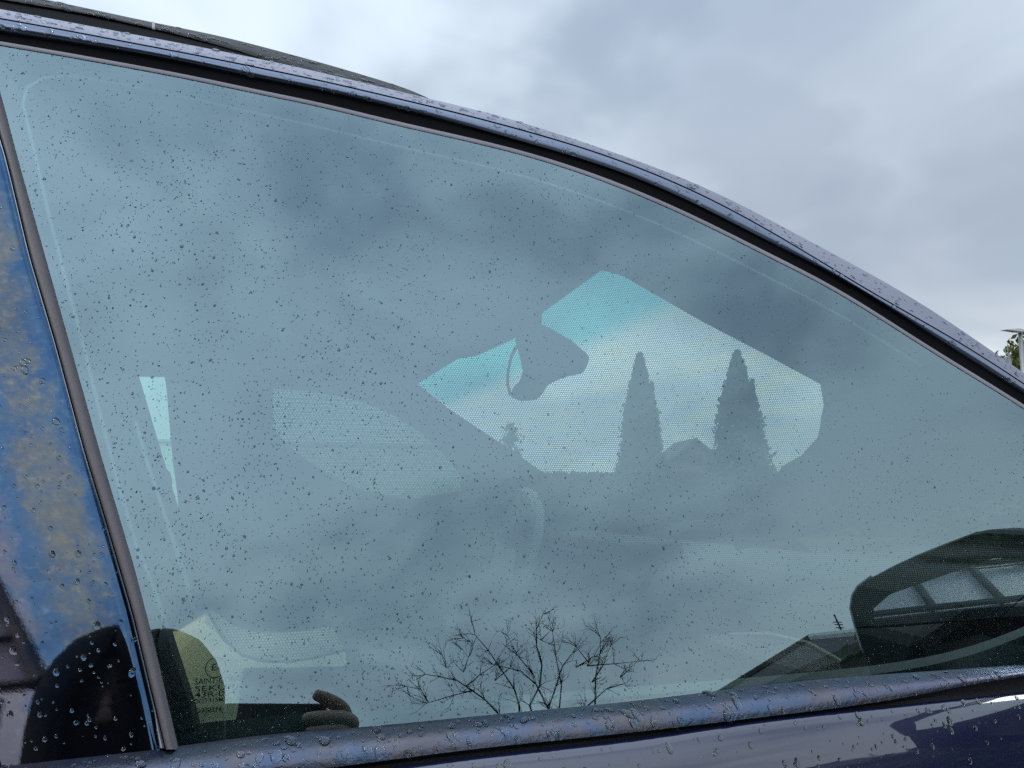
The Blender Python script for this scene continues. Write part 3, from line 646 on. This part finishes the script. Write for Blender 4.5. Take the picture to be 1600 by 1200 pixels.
# hood: open shell round the head, with a peaked brim
rows = []
for i in range(9):
    ph_ = R_(-62+i*19)
    row = []
    for j in range(25):
        th = R_(-58+j*(360-2*32-0)/24.0)-R_(90)+R_(90)
        hg_ = 26*max(0.0, min(1.0, (24-(-62+i*19))/30.0))+2; th = R_(90+hg_+j*((360-2*hg_)/24.0))           # gap faces +y
        cp_ = math.cos(ph_) if ph_ > 0 else math.cos(ph_)**.12; rx, ry = .107*cp_+.006, (.150 if math.sin(th) > 0 else .12)*cp_+.006
        row.append(np.array([hx+rx*math.cos(th+R_(0)), hy-.02+ry*math.sin(th), hz+.01+(.138 if ph_ > 0 else .19)*math.sin(ph_)]))
    rows.append(row)
bk = [[np.array([hx, hy-.02, hz+.01])+(p-np.array([hx, hy-.02, hz+.01]))*.94 for p in r] for r in rows]
vs, fs = closed_loft(rows, bk); under(fixn(mesh('hood', vs, fs, M['jacket'])), per)
# face
for s_ in (1, -1):
    mb = MB(); mb.tube([(hx+.031*s_, hy+.074, hz+.005), (hx+.031*s_, hy+.084, hz+.005)], [.012, .008], 10); under(mb.build('eye', M['screen'], None, True), per)
    mb = MB(); mb.tube([(hx+.048*s_, hy+.08, hz+.027), (hx+.03*s_, hy+.088, hz+.031), (hx+.012*s_, hy+.086, hz+.027)], .004, 6); under(mb.build('eyebrow', M['hair'], None, True), per)
mb = MB(); mb.tube([(hx, hy+.078, hz+.015), (hx, hy+.096, hz-.015), (hx, hy+.106, hz-.032), (hx, hy+.085, hz-.04)], [.008, .011, .014, .008], 8); under(mb.build('nose', M['skin'], None, True), per)
mb = MB(); mb.tube([(hx-.024, hy+.072, hz-.062), (hx, hy+.082, hz-.064), (hx+.024, hy+.072, hz-.062)], [.003, .006, .003], 8); under(mb.build('mouth', M['inner_panel'], None, True), per)
rows = [[np.array([hx+rx*math.cos(R_(20+140*j/14)), hy-.005+ry*math.sin(R_(20+140*j/14)), hz+z]) for j in range(15)] for z, rx, ry in ((-.012, .088, .112), (-.05, .086, .112), (-.10, .080, .10), (-.15, .085, .085))]
vs, fs = closed_loft(rows, [[np.array([hx, hy, p[2]])+(p-np.array([hx, hy, p[2]]))*.94 for p in r_] for r_ in rows]); under(fixn(mesh('dark_face_cover', vs, fs, M['jacket'])), per)  # added so the lower face stays dark in the reflection
# right hand: palm, four unequal fingers round the phone's back, thumb on the screen side
HJ = [(PH(.172, -.075, -.035), (.026, .020)), (PH(.160, -.045, -.026), (.030, .016)), (PH(.155, -.020, -.020), (.030, .014))]
def fing(base, pts, r): return base, pts, r
fingers = [([(.162, -.014, -.012), (.160, -.008, .006), (.144, .000, .014), (.124, .011, .013), (.108, .019, .010)], [.0125, .0125, .0115, .0100, .0075]),
           ([(.166, -.024, -.016), (.170, -.024, .008), (.146, -.019, .016), (.116, -.018, .015), (.088, -.018, .012)], [.0130, .0130, .0118, .0105, .0080]),
           ([(.160, -.036, -.016), (.162, -.037, .008), (.140, -.036, .015), (.114, -.037, .014), (.092, -.036, .011)], [.0105, .0105, .0098, .0088, .0070]),
           ([(.158, -.053, -.018), (.158, -.054, .006), (.140, -.055, .012), (.120, -.056, .011), (.104, -.056, .009)], [.0095, .0095, .0086, .0078, .0062]),
           ([(.160, -.058, -.030), (.146, -.044, -.036), (.124, -.032, -.032), (.106, -.026, -.022)], [.014, .0125, .0110, .0080])]
hv = list(HJ); he = [(0, 1), (1, 2)]
hand = skin('hand', hv, he, M['skin'], per)
for pts, rr in fingers:
    skin('finger' if len(pts) == 5 else 'thumb', [(PH(*p), r) for p, r in zip(pts, rr)], [(i, i+1) for i in range(len(pts)-1)], M['skin'], per)
# ================================================================== WHAT THE GLASS MIRRORS
# bare tree
TW = 12.0
base = V(840, 1115, TW); bx, by = base[0], base[1]
tree = empty('bare_tree', (bx, by, 0), 'leafless tree with dark spreading twigs mirrored low in the side window', 'tree')
def tp_(X, Y, j): return V(400+X/2.667, 900+Y/2.667, TW)+np.array([0, j, 0])
traced = [[(1060, 570), (1040, 510), (1000, 430), (940, 350), (880, 290)], [(1030, 565), (970, 505), (920, 465), (850, 420), (780, 402), (715, 395)], [(920, 465), (830, 490), (720, 520), (650, 492)], [(890, 440), (950, 390), (1010, 350), (1060, 268)],
          [(1120, 560), (1160, 480), (1165, 400), (1150, 310), (1142, 255), (1178, 180)], [(1165, 400), (1100, 320), (1058, 240)], [(1230, 545), (1180, 440), (1120, 378), (1000, 352)], [(1215, 550), (1240, 470), (1267, 385), (1310, 330)], [(1295, 545), (1302, 430), (1278, 300), (1262, 205)],
          [(1382, 545), (1390, 440), (1402, 350), (1402, 285)], [(1302, 410), (1370, 370), (1412, 300)], [(1391, 450), (1440, 380), (1470, 300)], [(1340, 410), (1440, 410), (1550, 396)], [(1385, 540), (1480, 455), (1560, 430)], [(1000, 430), (1060, 380), (1085, 330)], [(850, 420), (870, 360), (850, 330)], [(780, 402), (760, 350)], [(720, 520), (690, 470), (630, 450)], [(1550, 396), (1580, 370)], [(1150, 310), (1190, 270)], [(880, 290), (855, 270)], [(1402, 350), (1350, 280)]]
brs = MB(); tw = MB(); rt = random.Random(5)
hub = [np.array([bx+dx, by+rt.uniform(-.3, .3), base[2]-1.4+dz]) for dx, dz in ((-.5, .1), (.0, 0), (.6, .15))]
def twig(p, d, L, r, lev):
    pts = [p]; q = p.copy(); dd = d.copy(); n = 4
    for i in range(n):
        dd = dd+np.array([rt.gauss(0, .16), rt.gauss(0, .16), rt.gauss(.03, .14)]); dd /= np.linalg.norm(dd); q = q+dd*L/n; pts.append(q.copy())
    (tw).tube(pts, [r*(1-.7*i/n) for i in range(n+1)], 4, cap=False)
    if lev > 0:
        for i in range(1, n+1):
            if rt.random() < .75:
                s = dd+np.array([rt.gauss(0, .7), rt.gauss(0, .5), rt.gauss(.15, .55)]); twig(pts[i], s/np.linalg.norm(s), L*rt.uniform(.4, .7), r*.62, lev-1)
for i, tr_ in enumerate(traced):
    jj = rt.uniform(-.5, .5); pts = [tp_(X, Y, jj+rt.uniform(-.06, .06)) for X, Y in tr_]
    low = tr_[0][1] > 530
    if low:
        h_ = min(hub, key=lambda q: abs(q[0]-pts[0][0])); pts = [h_, (h_+pts[0])/2+np.array([rt.uniform(-.05, .05), 0, 0])]+pts
    rb = .022 if low else .011
    brs.tube(pts, [rb*(1-.75*k/(len(pts)-1)) for k in range(len(pts))], 6)
    for k in range(2 if low else 0, len(pts)):
        d = pts[k]-pts[k-1] if k else pts[1]-pts[0]; d /= np.linalg.norm(d)
        for _ in range(3):
            s = d+np.array([rt.gauss(0, .6), rt.gauss(0, .4), rt.gauss(-.02, .5)]); twig(pts[k], s/np.linalg.norm(s), rt.uniform(.14, .3), .006, 1 if rt.random() < .6 else 2)
brs.build('branch', M['bark'], tree, True); o = tw.build('twigs', M['bark'], tree); o['kind'] = 'stuff'
mb = MB(); tz = base[2]-1.4
mb.tube([(bx, by, -.1), (bx+.05, by, tz*.4), (bx, by+.05, tz*.7)], [.17, .13, .11], 10)
for h_ in hub: mb.tube([(bx, by+.05, tz*.68), (np.array([bx, by, tz*.85])+h_)/2, h_], [.10, .07, .045], 8)
mb.build('trunk', M['bark'], tree, True)
# house
HW = 17.0
rA, rB, eA = V(1268, 998, HW), V(1640, 985, HW*1.15), V(1140, 1078, HW)
ridge_z = (rA[2]); eave_z = eA[2]-.2
ux = Vector((rB[0]-rA[0], rB[1]-rA[1], 0)).normalized(); vx = Vector((-ux.y, ux.x, 0));
if vx.dot(Vector((rA[0], rA[1], 0))) < 0: vx = -vx          # away from the car
LEN = 11.0; hipd = (Vector((rA[0]-eA[0], rA[1]-eA[1], 0))).dot(ux)
house = empty('house', (rA[0], rA[1], 0), 'house with a dark hipped roof and aerial mirrored at the window foot', 'house')
rp = Vector((rA[0], rA[1], 0)); hw = 3.6
def HP(a, b, z): p = rp+ux*a+vx*b; return np.array([p.x, p.y, z])
ez = eave_z; rz = ridge_z
mb = MB(); prism([HP(-hipd+.3, -hw+.3, 0), HP(LEN-.3, -hw+.3, 0), HP(LEN-.3, hw-.3, 0), HP(-hipd+.3, hw-.3, 0)], (0, 0, ez), mb); mb.build('wall', M['wall'], house)
c_ = [HP(-hipd, -hw, ez), HP(LEN+hipd, -hw, ez), HP(LEN+hipd, hw, ez), HP(-hipd, hw, ez), HP(0, 0, rz), HP(LEN, 0, rz)]; dn = np.array([0, 0, -.18])
mb = MB(); mb.add(c_+[p+dn for p in c_[:4]], [(0, 1, 5, 4), (1, 2, 5), (2, 3, 4, 5), (3, 0, 4), (0, 6, 7, 1), (1, 7, 8, 2), (2, 8, 9, 3), (3, 9, 6, 0), (9, 8, 7, 6)]); ro = mb.build('roof', M['roof'], house)
for a_, b_ in ((0, 4), (3, 4), (4, 5), (1, 5), (2, 5)):
    mb = MB(); mb.tube([c_[a_]+np.array([0, 0, .04]), c_[b_]+np.array([0, 0, .04])], .09, 6); mb.build('ridge_tile', M['verge'] if (a_, b_) == (0, 4) else M['roof'], house)
mb = MB(); mb.box(HP(4.2, .4, rz+.3), (.7, .7, 1.4)); mb.build('chimney', M['wall'], house)
for fl in (1.0, 3.4):
    for a_ in (-1.5, 1.2, 4.0, 7.0):
        if fl+1.3 > ez: continue
        mb = MB(); prism([HP(a_, -hw+.28, fl), HP(a_+1.3, -hw+.28, fl), HP(a_+1.3, -hw+.28, fl+1.25), HP(a_, -hw+.28, fl+1.25)], tuple(vx*.1), mb); w_ = mb.build('window', M['verge'], house)
        for q in (0, 1):
            mb = MB(); x_ = a_+.07+q*.6; prism([HP(x_, -hw+.25, fl+.08), HP(x_+.55, -hw+.25, fl+.08), HP(x_+.55, -hw+.25, fl+1.17), HP(x_, -hw+.25, fl+1.17)], tuple(vx*.05), mb); o = mb.build('pane', M['pane'], None); o.parent = w_; o.matrix_parent_inverse = (Matrix.Translation(Vector(w_.location))).inverted()
mb = MB(); at = V(1303, 960, HW); ab = V(1318, 992, HW)
mb.tube([ab+np.array([0, 0, -.6]), ab, at], .024, 5)
for t in (.35, .5, .62): q = ab+(at-ab)*t; mb.tube([q-np.array(ux)*.16, q+np.array(ux)*.16], .014, 4)
mb.build('aerial', M['bar'], house)
# glazed canopy, back and to the left
can = empty('canopy', (-4.5, -4.9, 0), 'grey glazed lean-to canopy with dark bars mirrored in the pillar trim', 'canopy')
yf, yb_, zf, zb = -4.2, -5.6, 2.55, 3.9
xl, np_ = -8.0, 14
def CP(u, t): xr_ = -.70-.65*t; return np.array([xl+(xr_-xl)*u, yf+(yb_-yf)*t, zf+(zb-zf)*t])
for i in range(np_):
    for j in range(3):
        ua, ub = i/np_+.002, (i+1)/np_-.002; ta, tb = j/3+.008, (j+1)/3-.008
        mb = MB(); prism([CP(ua, ta), CP(ub, ta), CP(ub, tb), CP(ua, tb)], (0, 0, .012), mb); mb.build('roof_panel', M['poly'], can)
up_ = np.array([0, .03, .04])
for i in range(np_+1): mb = MB(); mb.tube([CP(i/np_, 0)+up_, CP(i/np_, 1)+up_], .028 if i < np_ else .05, 6); mb.build('rafter', M['bar'], can)
for j in range(4): mb = MB(); mb.tube([CP(0, j/3)+up_, CP(1, j/3)+up_], .026, 6); mb.build('purlin', M['bar'], can)
for u in (0, .5, .97): p = CP(u, 0); mb = MB(); mb.box((p[0], p[1], p[2]/2), (.09, .09, p[2]-.06)); mb.build('post', M['bar'], can)
mb = MB(); mb.box(((xl-1.35)/2, yb_-.14, 1.94), (-1.35-xl, .2, 3.88)); mb.box(((xl-.55)/2, yb_-.14+.004, 1.22), (-.55-xl, .2, 2.44)); mb.build('back_wall', M['wall'], can)
# ================================================================== BEYOND THE CAR
def leaves(pts, nrm, size, rnd, mb):
    for p in pts:
        a = Vector((rnd.gauss(0, 1), rnd.gauss(0, 1), rnd.gauss(0, 1))).normalized(); b = a.orthogonal().normalized(); c_ = a.cross(b)
        s = size*rnd.uniform(.6, 1.4); p = Vector(tuple(p))
        mb.add([p-b*s, p+c_*s*.45, p+b*s, p-c_*s*.45], [(0, 1, 2, 3)])
def conifer(pxc, py_top, half, D, label, seed, foot=(0, 0)):
    rnd = random.Random(seed); d = pray(pxc, 748); d = d/np.hypot(d[0], d[1])
    p = CAM+d*D; top = CAM+pray(pxc, py_top)*(D/np.hypot(*pray(pxc, py_top)[:2])); H = top[2]; w = half/FPX*D
    t_ = empty('conifer', (p[0], p[1], 0), label, 'tree', 'conifers beyond the windscreen')
    mb = MB(); mb.tube([(p[0], p[1], -.05), (p[0], p[1], H*.92)], [.10, .015], 7); mb.build('trunk', M['bark'], t_, True)
    mb = MB(); pts = []
    for _ in range(11000):
        h = rnd.random()**1.15; prof = (1-h)**.70*1.10*(1.0 if h > .08 else .85)*w*(1+.07*math.sin(h*17+seed)+.07*math.sin(rnd.random()*6.3+h*40))
        a = rnd.uniform(0, 6.283); r = prof*math.sqrt(rnd.uniform(.2, 1.0))*(1.18 if rnd.random() < .08 else 1)
        pts.append((p[0]+r*math.cos(a), p[1]+r*math.sin(a), .15+h*(H-.1)))
    for _ in range(700):
        h = rnd.random(); rr = (1-h)*.24*w*math.sqrt(rnd.random()); a = rnd.uniform(0, 6.283)
        pts.append((p[0]+RT[0]*w*.40+rr*math.cos(a), p[1]+RT[1]*w*.40+rr*math.sin(a), H*(.45+.40*h)))
    leaves(pts, None, .07, rnd, mb); mb.build('crown', M['thuja'], t_); return t_
conifer(1003, 556, 46, 18, 'slim dark conifer seen through the windscreen, left one of the pair', 3)
conifer(1158, 552, 55, 18.6, 'slim dark conifer seen through the windscreen, right one with forked tip', 9)
def bush(name, pxc, py_top, half, D, label, cat, seed, mt, n=1800, group=None, sz=.07):
    rnd = random.Random(seed); d = pray(pxc, 748); d = d/np.hypot(d[0], d[1]); p = CAM+d*D
    q = pray(pxc, py_top); H = CAM[2]+q[2]*D/np.hypot(q[0], q[1]); w = half/FPX*D
    t_ = empty(name, (p[0], p[1], 0), label, cat, group)
    mb = MB()
    for _ in range(5): mb.tube([(p[0], p[1], -.05), (p[0]+rnd.uniform(-.3, .3)*w, p[1]+rnd.uniform(-.3, .3)*w, H*.5), (p[0]+rnd.uniform(-.7, .7)*w, p[1]+rnd.uniform(-.5, .5)*w, H*.85)], [.035*H/2, .02*H/2, .008], 5)
    mb.build('stem', M['bark'], t_); mb = MB(); pts = []
    cl = [(rnd.uniform(-.7, .7)*w, rnd.uniform(-.7, .7)*w, rnd.uniform(.35, .9)*H) for _ in range(14)]
    for _ in range(n):
        c_ = rnd.choice(cl); s = .34*min(w, H*.4)
        x, y, z = c_[0]+rnd.gauss(0, s), c_[1]+rnd.gauss(0, s), c_[2]+rnd.gauss(0, s*.8)
        if .05 < z < H*1.02: pts.append((p[0]+x, p[1]+y, z))
    leaves(pts, None, sz, rnd, mb); mb.build('foliage', mt, t_); return t_
fh = CAM+pray(1088, 748)/np.hypot(*pray(1088, 748)[:2])*42; fhz = lambda y: 1.27+(748-y)/FPX*42
fr_ = np.array([RT[0], RT[1], 0]); fb_ = np.array([-RT[1], RT[0], 0]); hwid = 34/FPX*42
fho = empty('distant_house', (fh[0], fh[1], 0), 'distant gabled house showing between the two conifers beyond the windscreen', 'house')
def FP(a, z): return np.array([fh[0], fh[1], 0])+fr_*a*hwid+np.array([0, 0, z])
mb = MB(); prism([FP(-.85, 0), FP(.85, 0), FP(.85, fhz(716)), FP(0, fhz(692)), FP(-.85, fhz(716))], fb_*5, mb); mb.build('wall', M['wall'], fho)
mb = MB()
for sg in (-1, 1): prism([FP(0, fhz(692)+.02), FP(sg*1.0, fhz(720)+.02), FP(sg*1.0, fhz(720)+.2), FP(0, fhz(692)+.2)], fb_*5.6, mb)
for i_ in range(0, len(mb.v)): mb.v[i_] = tuple(np.array(mb.v[i_])-fb_*.3)
mb.build('roof', M['roof'], fho)
mb = MB(); prism([FP(-.25, fhz(726)), FP(.25, fhz(726)), FP(.25, fhz(712)), FP(-.25, fhz(712))], -fb_*.06, mb); mb.build('window', M['pane'], fho)
bush('shrub', 795, 646, 17, 15, 'small thin shrub seen just below the rear-view mirror', 'shrub', 6, M['thuja'], 500)
hp = [CAM+pray(x, 748)/np.hypot(*pray(x, 748)[:2])*19.5 for x in (780, 1000, 1200, 1400, 1650, 1900)]
mb = MB(); rnd = random.Random(2); hH = 1.27+(748-741)/FPX*19.5
for i in range(5):
    a, b = hp[i], hp[i+1]
    for _ in range(2600):
        t = rnd.random(); p = a*(1-t)+b*t; n_ = np.array([p[0], p[1], 0])/np.hypot(p[0], p[1]); dd = rnd.uniform(-.35, .35)
        h = hH*math.sqrt(rnd.random())+rnd.gauss(0, .02); mb.add(*(lambda q, s, a_: ([q+np.array([math.cos(a_)*s, math.sin(a_)*s, 0]), q+np.array([0, 0, s*.6]), q-np.array([math.cos(a_)*s, math.sin(a_)*s, 0]), q-np.array([0, 0, s*.6])], [(0, 1, 2, 3)]))(np.array([p[0], p[1], 0])+n_*dd+np.array([0, 0, h]), .11, rnd.uniform(0, 6)))
hg = mb.build('hedge', M['leaf']); tag(hg, 'low clipped hedge running behind the conifers beyond the car', 'hedge')
mb = MB()
for i in range(5): prism([np.array([hp[i][0], hp[i][1], 0]), np.array([hp[i+1][0], hp[i+1][1], 0]), np.array([hp[i+1][0], hp[i+1][1], hH-.1]), np.array([hp[i][0], hp[i][1], hH-.1])], (0, .4, 0), mb)
o = mb.build('hedge_core', M['thuja']); o.parent = hg
wp = [CAM+pray(x, 748)/np.hypot(*pray(x, 748)[:2])*25 for x in (-500, 775)]; wz = 1.27+(748-700)/FPX*25
mb = MB(); prism([np.array([wp[0][0], wp[0][1], 0]), np.array([wp[1][0], wp[1][1], 0]), np.array([wp[1][0], wp[1][1], wz]), np.array([wp[0][0], wp[0][1], wz])], (0, .22, 0), mb)
gw = mb.build('garden_wall', M['render']); tag(gw, 'pale rendered garden wall glimpsed through the far side windows', 'wall')
mb = MB(); prism([np.array([wp[0][0], wp[0][1]-.06, wz+.003]), np.array([wp[1][0]+.05, wp[1][1]-.06, wz+.003]), np.array([wp[1][0]+.05, wp[1][1]-.06, wz+.08]), np.array([wp[0][0], wp[0][1]-.06, wz+.08])], (0, .34, 0), mb); o = mb.build('coping', M['verge']); o.parent = gw
# garden trees behind the photographer, mirrored in the door panel
def gtree(az, D, H, seed, label):
    rnd = random.Random(seed); p = (D*math.sin(R_(az)), -D*math.cos(R_(az)), 0)
    t_ = empty('garden_tree', p, label, 'tree')
    mb = MB(); mb.tube([(p[0], p[1], -.05), (p[0]+.05, p[1], H*.5), (p[0], p[1], H*.85)], [.14, .09, .03], 8)
    for k in range(6):
        a = rnd.uniform(0, 6.28); mb.tube([(p[0], p[1], H*.35+k*.1), (p[0]+.5*math.cos(a), p[1]+.5*math.sin(a), H*.55+k*.12), (p[0]+1.0*math.cos(a), p[1]+1.0*math.sin(a), H*.66+k*.12)], [.05, .035, .012], 5)
    mb.build('trunk', M['bark'], t_, True)
    cl = [(rnd.uniform(-1.3, 1.3), rnd.uniform(-1.2, 1.2), rnd.uniform(.4, .88)*H) for _ in range(18)]; pts = []
    for _ in range(4500):
        c_ = rnd.choice(cl); pts.append((p[0]+c_[0]+rnd.gauss(0, .32), p[1]+c_[1]+rnd.gauss(0, .32), min(H, c_[2]+rnd.gauss(0, .3))))
    mb = MB(); leaves(pts, None, .11, rnd, mb); mb.build('crown', M['leaf'], t_)
for i_, (az, D_, H_, lb_) in enumerate(((22, 15, 3.3, 'low leafy garden tree mirrored in the middle of the navy door panel'), (37, 13, 3.1, 'leafy garden tree mirrored right of centre in the door panel'), (54, 12, 3.6, 'taller leafy garden tree mirrored at the right of the door panel'), (72, 11, 3.8, 'leafy garden tree farthest right in the mirrored garden'))): gtree(az, D_, H_, 30+i_, lb_)
# street lamp and trees at the right edge
D = 19.0
def far_pt(x, y, D): q = pray(x, y); return CAM+q*(D/np.hypot(q[0], q[1]))
lp = far_pt(1594, 520, D); lb = np.array([lp[0], lp[1], 0])
lamp = empty('street_lamp', lb, 'street lamp with a flat pale head rising above the tree at right', 'lamp')
mb = MB(); mb.tube([lb, lp*.5+lb*.5, lp], [.07, .055, .04], 8); mb.build('lamp_post', M['steel'], lamp, True)
ra = Vector(tuple(RT))
hd = [lp+np.array(ra*a)+np.array([0, 0, z]) for a, z in ((-.36, .05), (-.34, .075), (-.05, .09), (.05, .06), (.04, .01), (-.10, .015))]
mb = MB(); prism([p-FW*.10 for p in hd], FW*.2, mb); bevel(mb.build('lamp_head', M['verge'], lamp), .02)
mb = MB(); q = far_pt(1587, 518.5, D-.05); mb.box(q+np.array([0, 0, .01]), (.22, .1, .03)); mb.build('lamp_lens', M['paper'], lamp)
bush('tree', 1634, 512, 46, 22, 'olive green bushy tree below the street lamp at the right edge', 'tree', 12, M['olive'], 14000, None, .07)
rnd = random.Random(8); b0 = far_pt(1577, 600, 21); bt_ = empty('sapling', (b0[0], b0[1], 0), 'pale bare sapling at the left of the olive tree', 'tree')
mb = MB()
tops = [(1574, 536), (1570, 545), (1580, 548), (1568, 556), (1583, 556), (1577, 552)]
for x, y in tops: mb.tube([np.array([b0[0], b0[1], 0]), far_pt(1577, 585, 21), far_pt((x+1577)/2+.5, 565, 21), far_pt(x, y, 21)], [.04, .025, .014, .006], 5)
mb.build('branch', M['steel'], bt_)
# ================================================================== RAIN
NG = 300
def dome(mb, p, n, r, h, el_dir, el, seed, seg=10):
    n = np.array(n); t = np.array(el_dir)-n*(np.array(el_dir) @ n); t /= np.linalg.norm(t); b = np.cross(n, t)
    ph0, ph1, a3 = rng.uniform(0, 6.28), rng.uniform(0, 6.28), rng.uniform(.03, .14)
    def wob(a): return 1+a3*math.cos(2*a+ph0)+a3*.7*math.cos(3*a+ph1)
    vs = []; prof = ((1.0, 0.0), (.93, .34), (.70, .74), (.36, .95))
    for rr, hh in prof:
        for k in range(seg):
            a = 2*math.pi*k/seg; w = wob(a)
            vs.append(p+n*(hh*h+.00008)+(t*math.cos(a)*el+b*math.sin(a))*r*rr*w)
    vs.append(p+n*(h+.00008)); L = len(vs)-1
    fs = [(i*seg+k, i*seg+(k+1) % seg, (i+1)*seg+(k+1) % seg, (i+1)*seg+k) for i in range(3) for k in range(seg)]
    fs += [(3*seg+k, 3*seg+(k+1) % seg, L) for k in range(seg)]
    mb.append((vs, fs, r))
MM = .6/1209                                 # metres per pixel on the glass
drops = {'glass': [], 'sill': [], 'roof': [], 'pillar': [], 'door': []}
gdown = np.array([0, 0, -1.0]); cnt = 0
while cnt < 15500:
    x, y = rng.uniform(0, 1600), rng.uniform(60, 1170)
    if y < E3(x)+7 or y > T0(x)-3 or x < SR(y)+3: continue
    dn = .72+.2*math.sin(x*.011+1.3)*math.sin(y*.013+.5)+.14*math.sin(x*.031+y*.02)
    if x > 1000 and y < 700: dn -= .18
    if rng.random() > dn: continue
    big = .90 if x < 650 and 230 < y < 800 else .80
    if x > 1150: big = .72
    r = float(np.clip(rng.lognormal(math.log(.86), .40), .45, 3.2))*big
    dome(drops['glass'], G(x, y, 0), NRM, r*MM, r*MM*rng.uniform(.42, .62), gdown+np.array([rng.normal(0, .5), 0, 0]), rng.uniform(1.0, 1.5), 0, 8); cnt += 1
for _ in range(560):
    x, t = rng.uniform(0, 1600), rng.uniform(.05, .97); r = float(np.clip(rng.lognormal(math.log(2.4), .6), .8, 8.5))
    if r > 4 and rng.random() < .3: continue
    dome(drops['sill'], sil.pt(x, t), sil.nrm(x, t), r*MM, r*MM*rng.uniform(.28, .45), gdown+np.array([rng.normal(.15, .35), 0, 0]), rng.uniform(1.0, 2.0 if x > 700 else 1.5), 0)
for _ in range(620):
    x, t = rng.uniform(0, 1600), rng.uniform(.02, .9); r = float(np.clip(rng.lognormal(math.log(1.75), .55), .6, 5.5))
    dome(drops['roof'], lav.pt(x, t), lav.nrm(x, t), r*MM, r*MM*rng.uniform(.4, .6), np.array([1, 0, -.3]), rng.uniform(1.0, 1.8), 0)
for _ in range(170):
    x, t = rng.uniform(0, 1600), rng.uniform(.1, .9); r = float(np.clip(rng.lognormal(math.log(2.2), .45), .8, 5))
    dome(drops['roof'], blu.pt(x, t), blu.nrm(x, t), r*MM, r*MM*rng.uniform(.4, .6), np.array([1, 0, -.3]), rng.uniform(1.1, 2.0), 0)
for _ in range(150):
    x, t = rng.uniform(0, 680), rng.uniform(.05, .8); r = float(np.clip(rng.lognormal(math.log(2.6), .45), 1, 6))
    dome(drops['roof'], rail.pt(x, t), rail.nrm(x, t), r*MM*1.15, r*MM*.45, np.array([1, 0, -.3]), rng.uniform(1.2, 2.6), 0)
for _ in range(560):
    a, t = rng.uniform(2, 240), rng.uniform(.05, .97); r = float(np.clip(rng.lognormal(math.log(1.6), .5), .7, 5))
    dome(drops['pillar'], pil.pt(a, t), pil.nrm(a, t), r*MM, r*MM*rng.uniform(.4, .55), np.array([.4, 0, -1]), rng.uniform(1.0, 1.5), 0)
dg = np.array([[v.co for v in door.data.vertices]])[0].reshape(-1, 3)
nx = 60; Rr = len(prof)+1
grid = dg[:Rr*nx].reshape(Rr, nx, 3)
for _ in range(420):
    i, j = int(rng.integers(2, 7)), int(rng.integers(5, nx-2)); s, t = rng.random(), rng.random()
    p = (grid[i, j]*(1-s)+grid[i, j+1]*s)*(1-t)+(grid[i+1, j]*(1-s)+grid[i+1, j+1]*s)*t
    n = np.cross(grid[i, j+1]-grid[i, j], grid[i+1, j]-grid[i, j]); n /= np.linalg.norm(n); n = n if n @ NRM > 0 else -n
    r = float(np.clip(rng.lognormal(math.log(2.0), .5), .8, 6))
    dome(drops['door'], p, n, r*MM, r*MM*.42, gdown, rng.uniform(1.0, 1.6), 0)
allr = sorted((d[2] for k in drops for d in drops[k]), reverse=True); cut = allr[NG]
LAB = {'glass': ('larger clear raindrop clinging to the side window glass', 'raindrops on the window glass', 'fine raindrops speckling the side window'),
       'sill': ('larger raindrop beaded on the weathered blue sill trim', 'raindrops on the sill trim', 'small raindrops on the sill trim below the window'),
       'roof': ('larger raindrop beaded on the roof edge above the window', 'raindrops on the roof edge', 'small raindrops along the roof edge'),
       'pillar': ('larger raindrop on the blue and tan pillar trim', 'raindrops on the pillar', 'small raindrops on the pillar trim'),
       'door': ('larger raindrop on the navy door panel under the sill', 'raindrops on the door panel', 'small raindrops on the navy door panel')}
nb = 0
for k, lst in drops.items():
    mb = MB(); lab = LAB[k]
    for vs, fs, r in lst:
        if r > cut and nb < NG:
            c_ = sum(vs)/len(vs); o = mesh('raindrop', [v-c_ for v in vs], fs, M['water' if k == 'glass' else 'beadwater']); o.location = tuple(c_); tag(o, lab[0], 'raindrop', lab[1]); nb += 1
        else: mb.add(vs, fs)
    tag(mb.build('raindrops', M['water' if k == 'glass' else 'beadwater'], None, True), lab[2], 'raindrops', None, 'stuff')
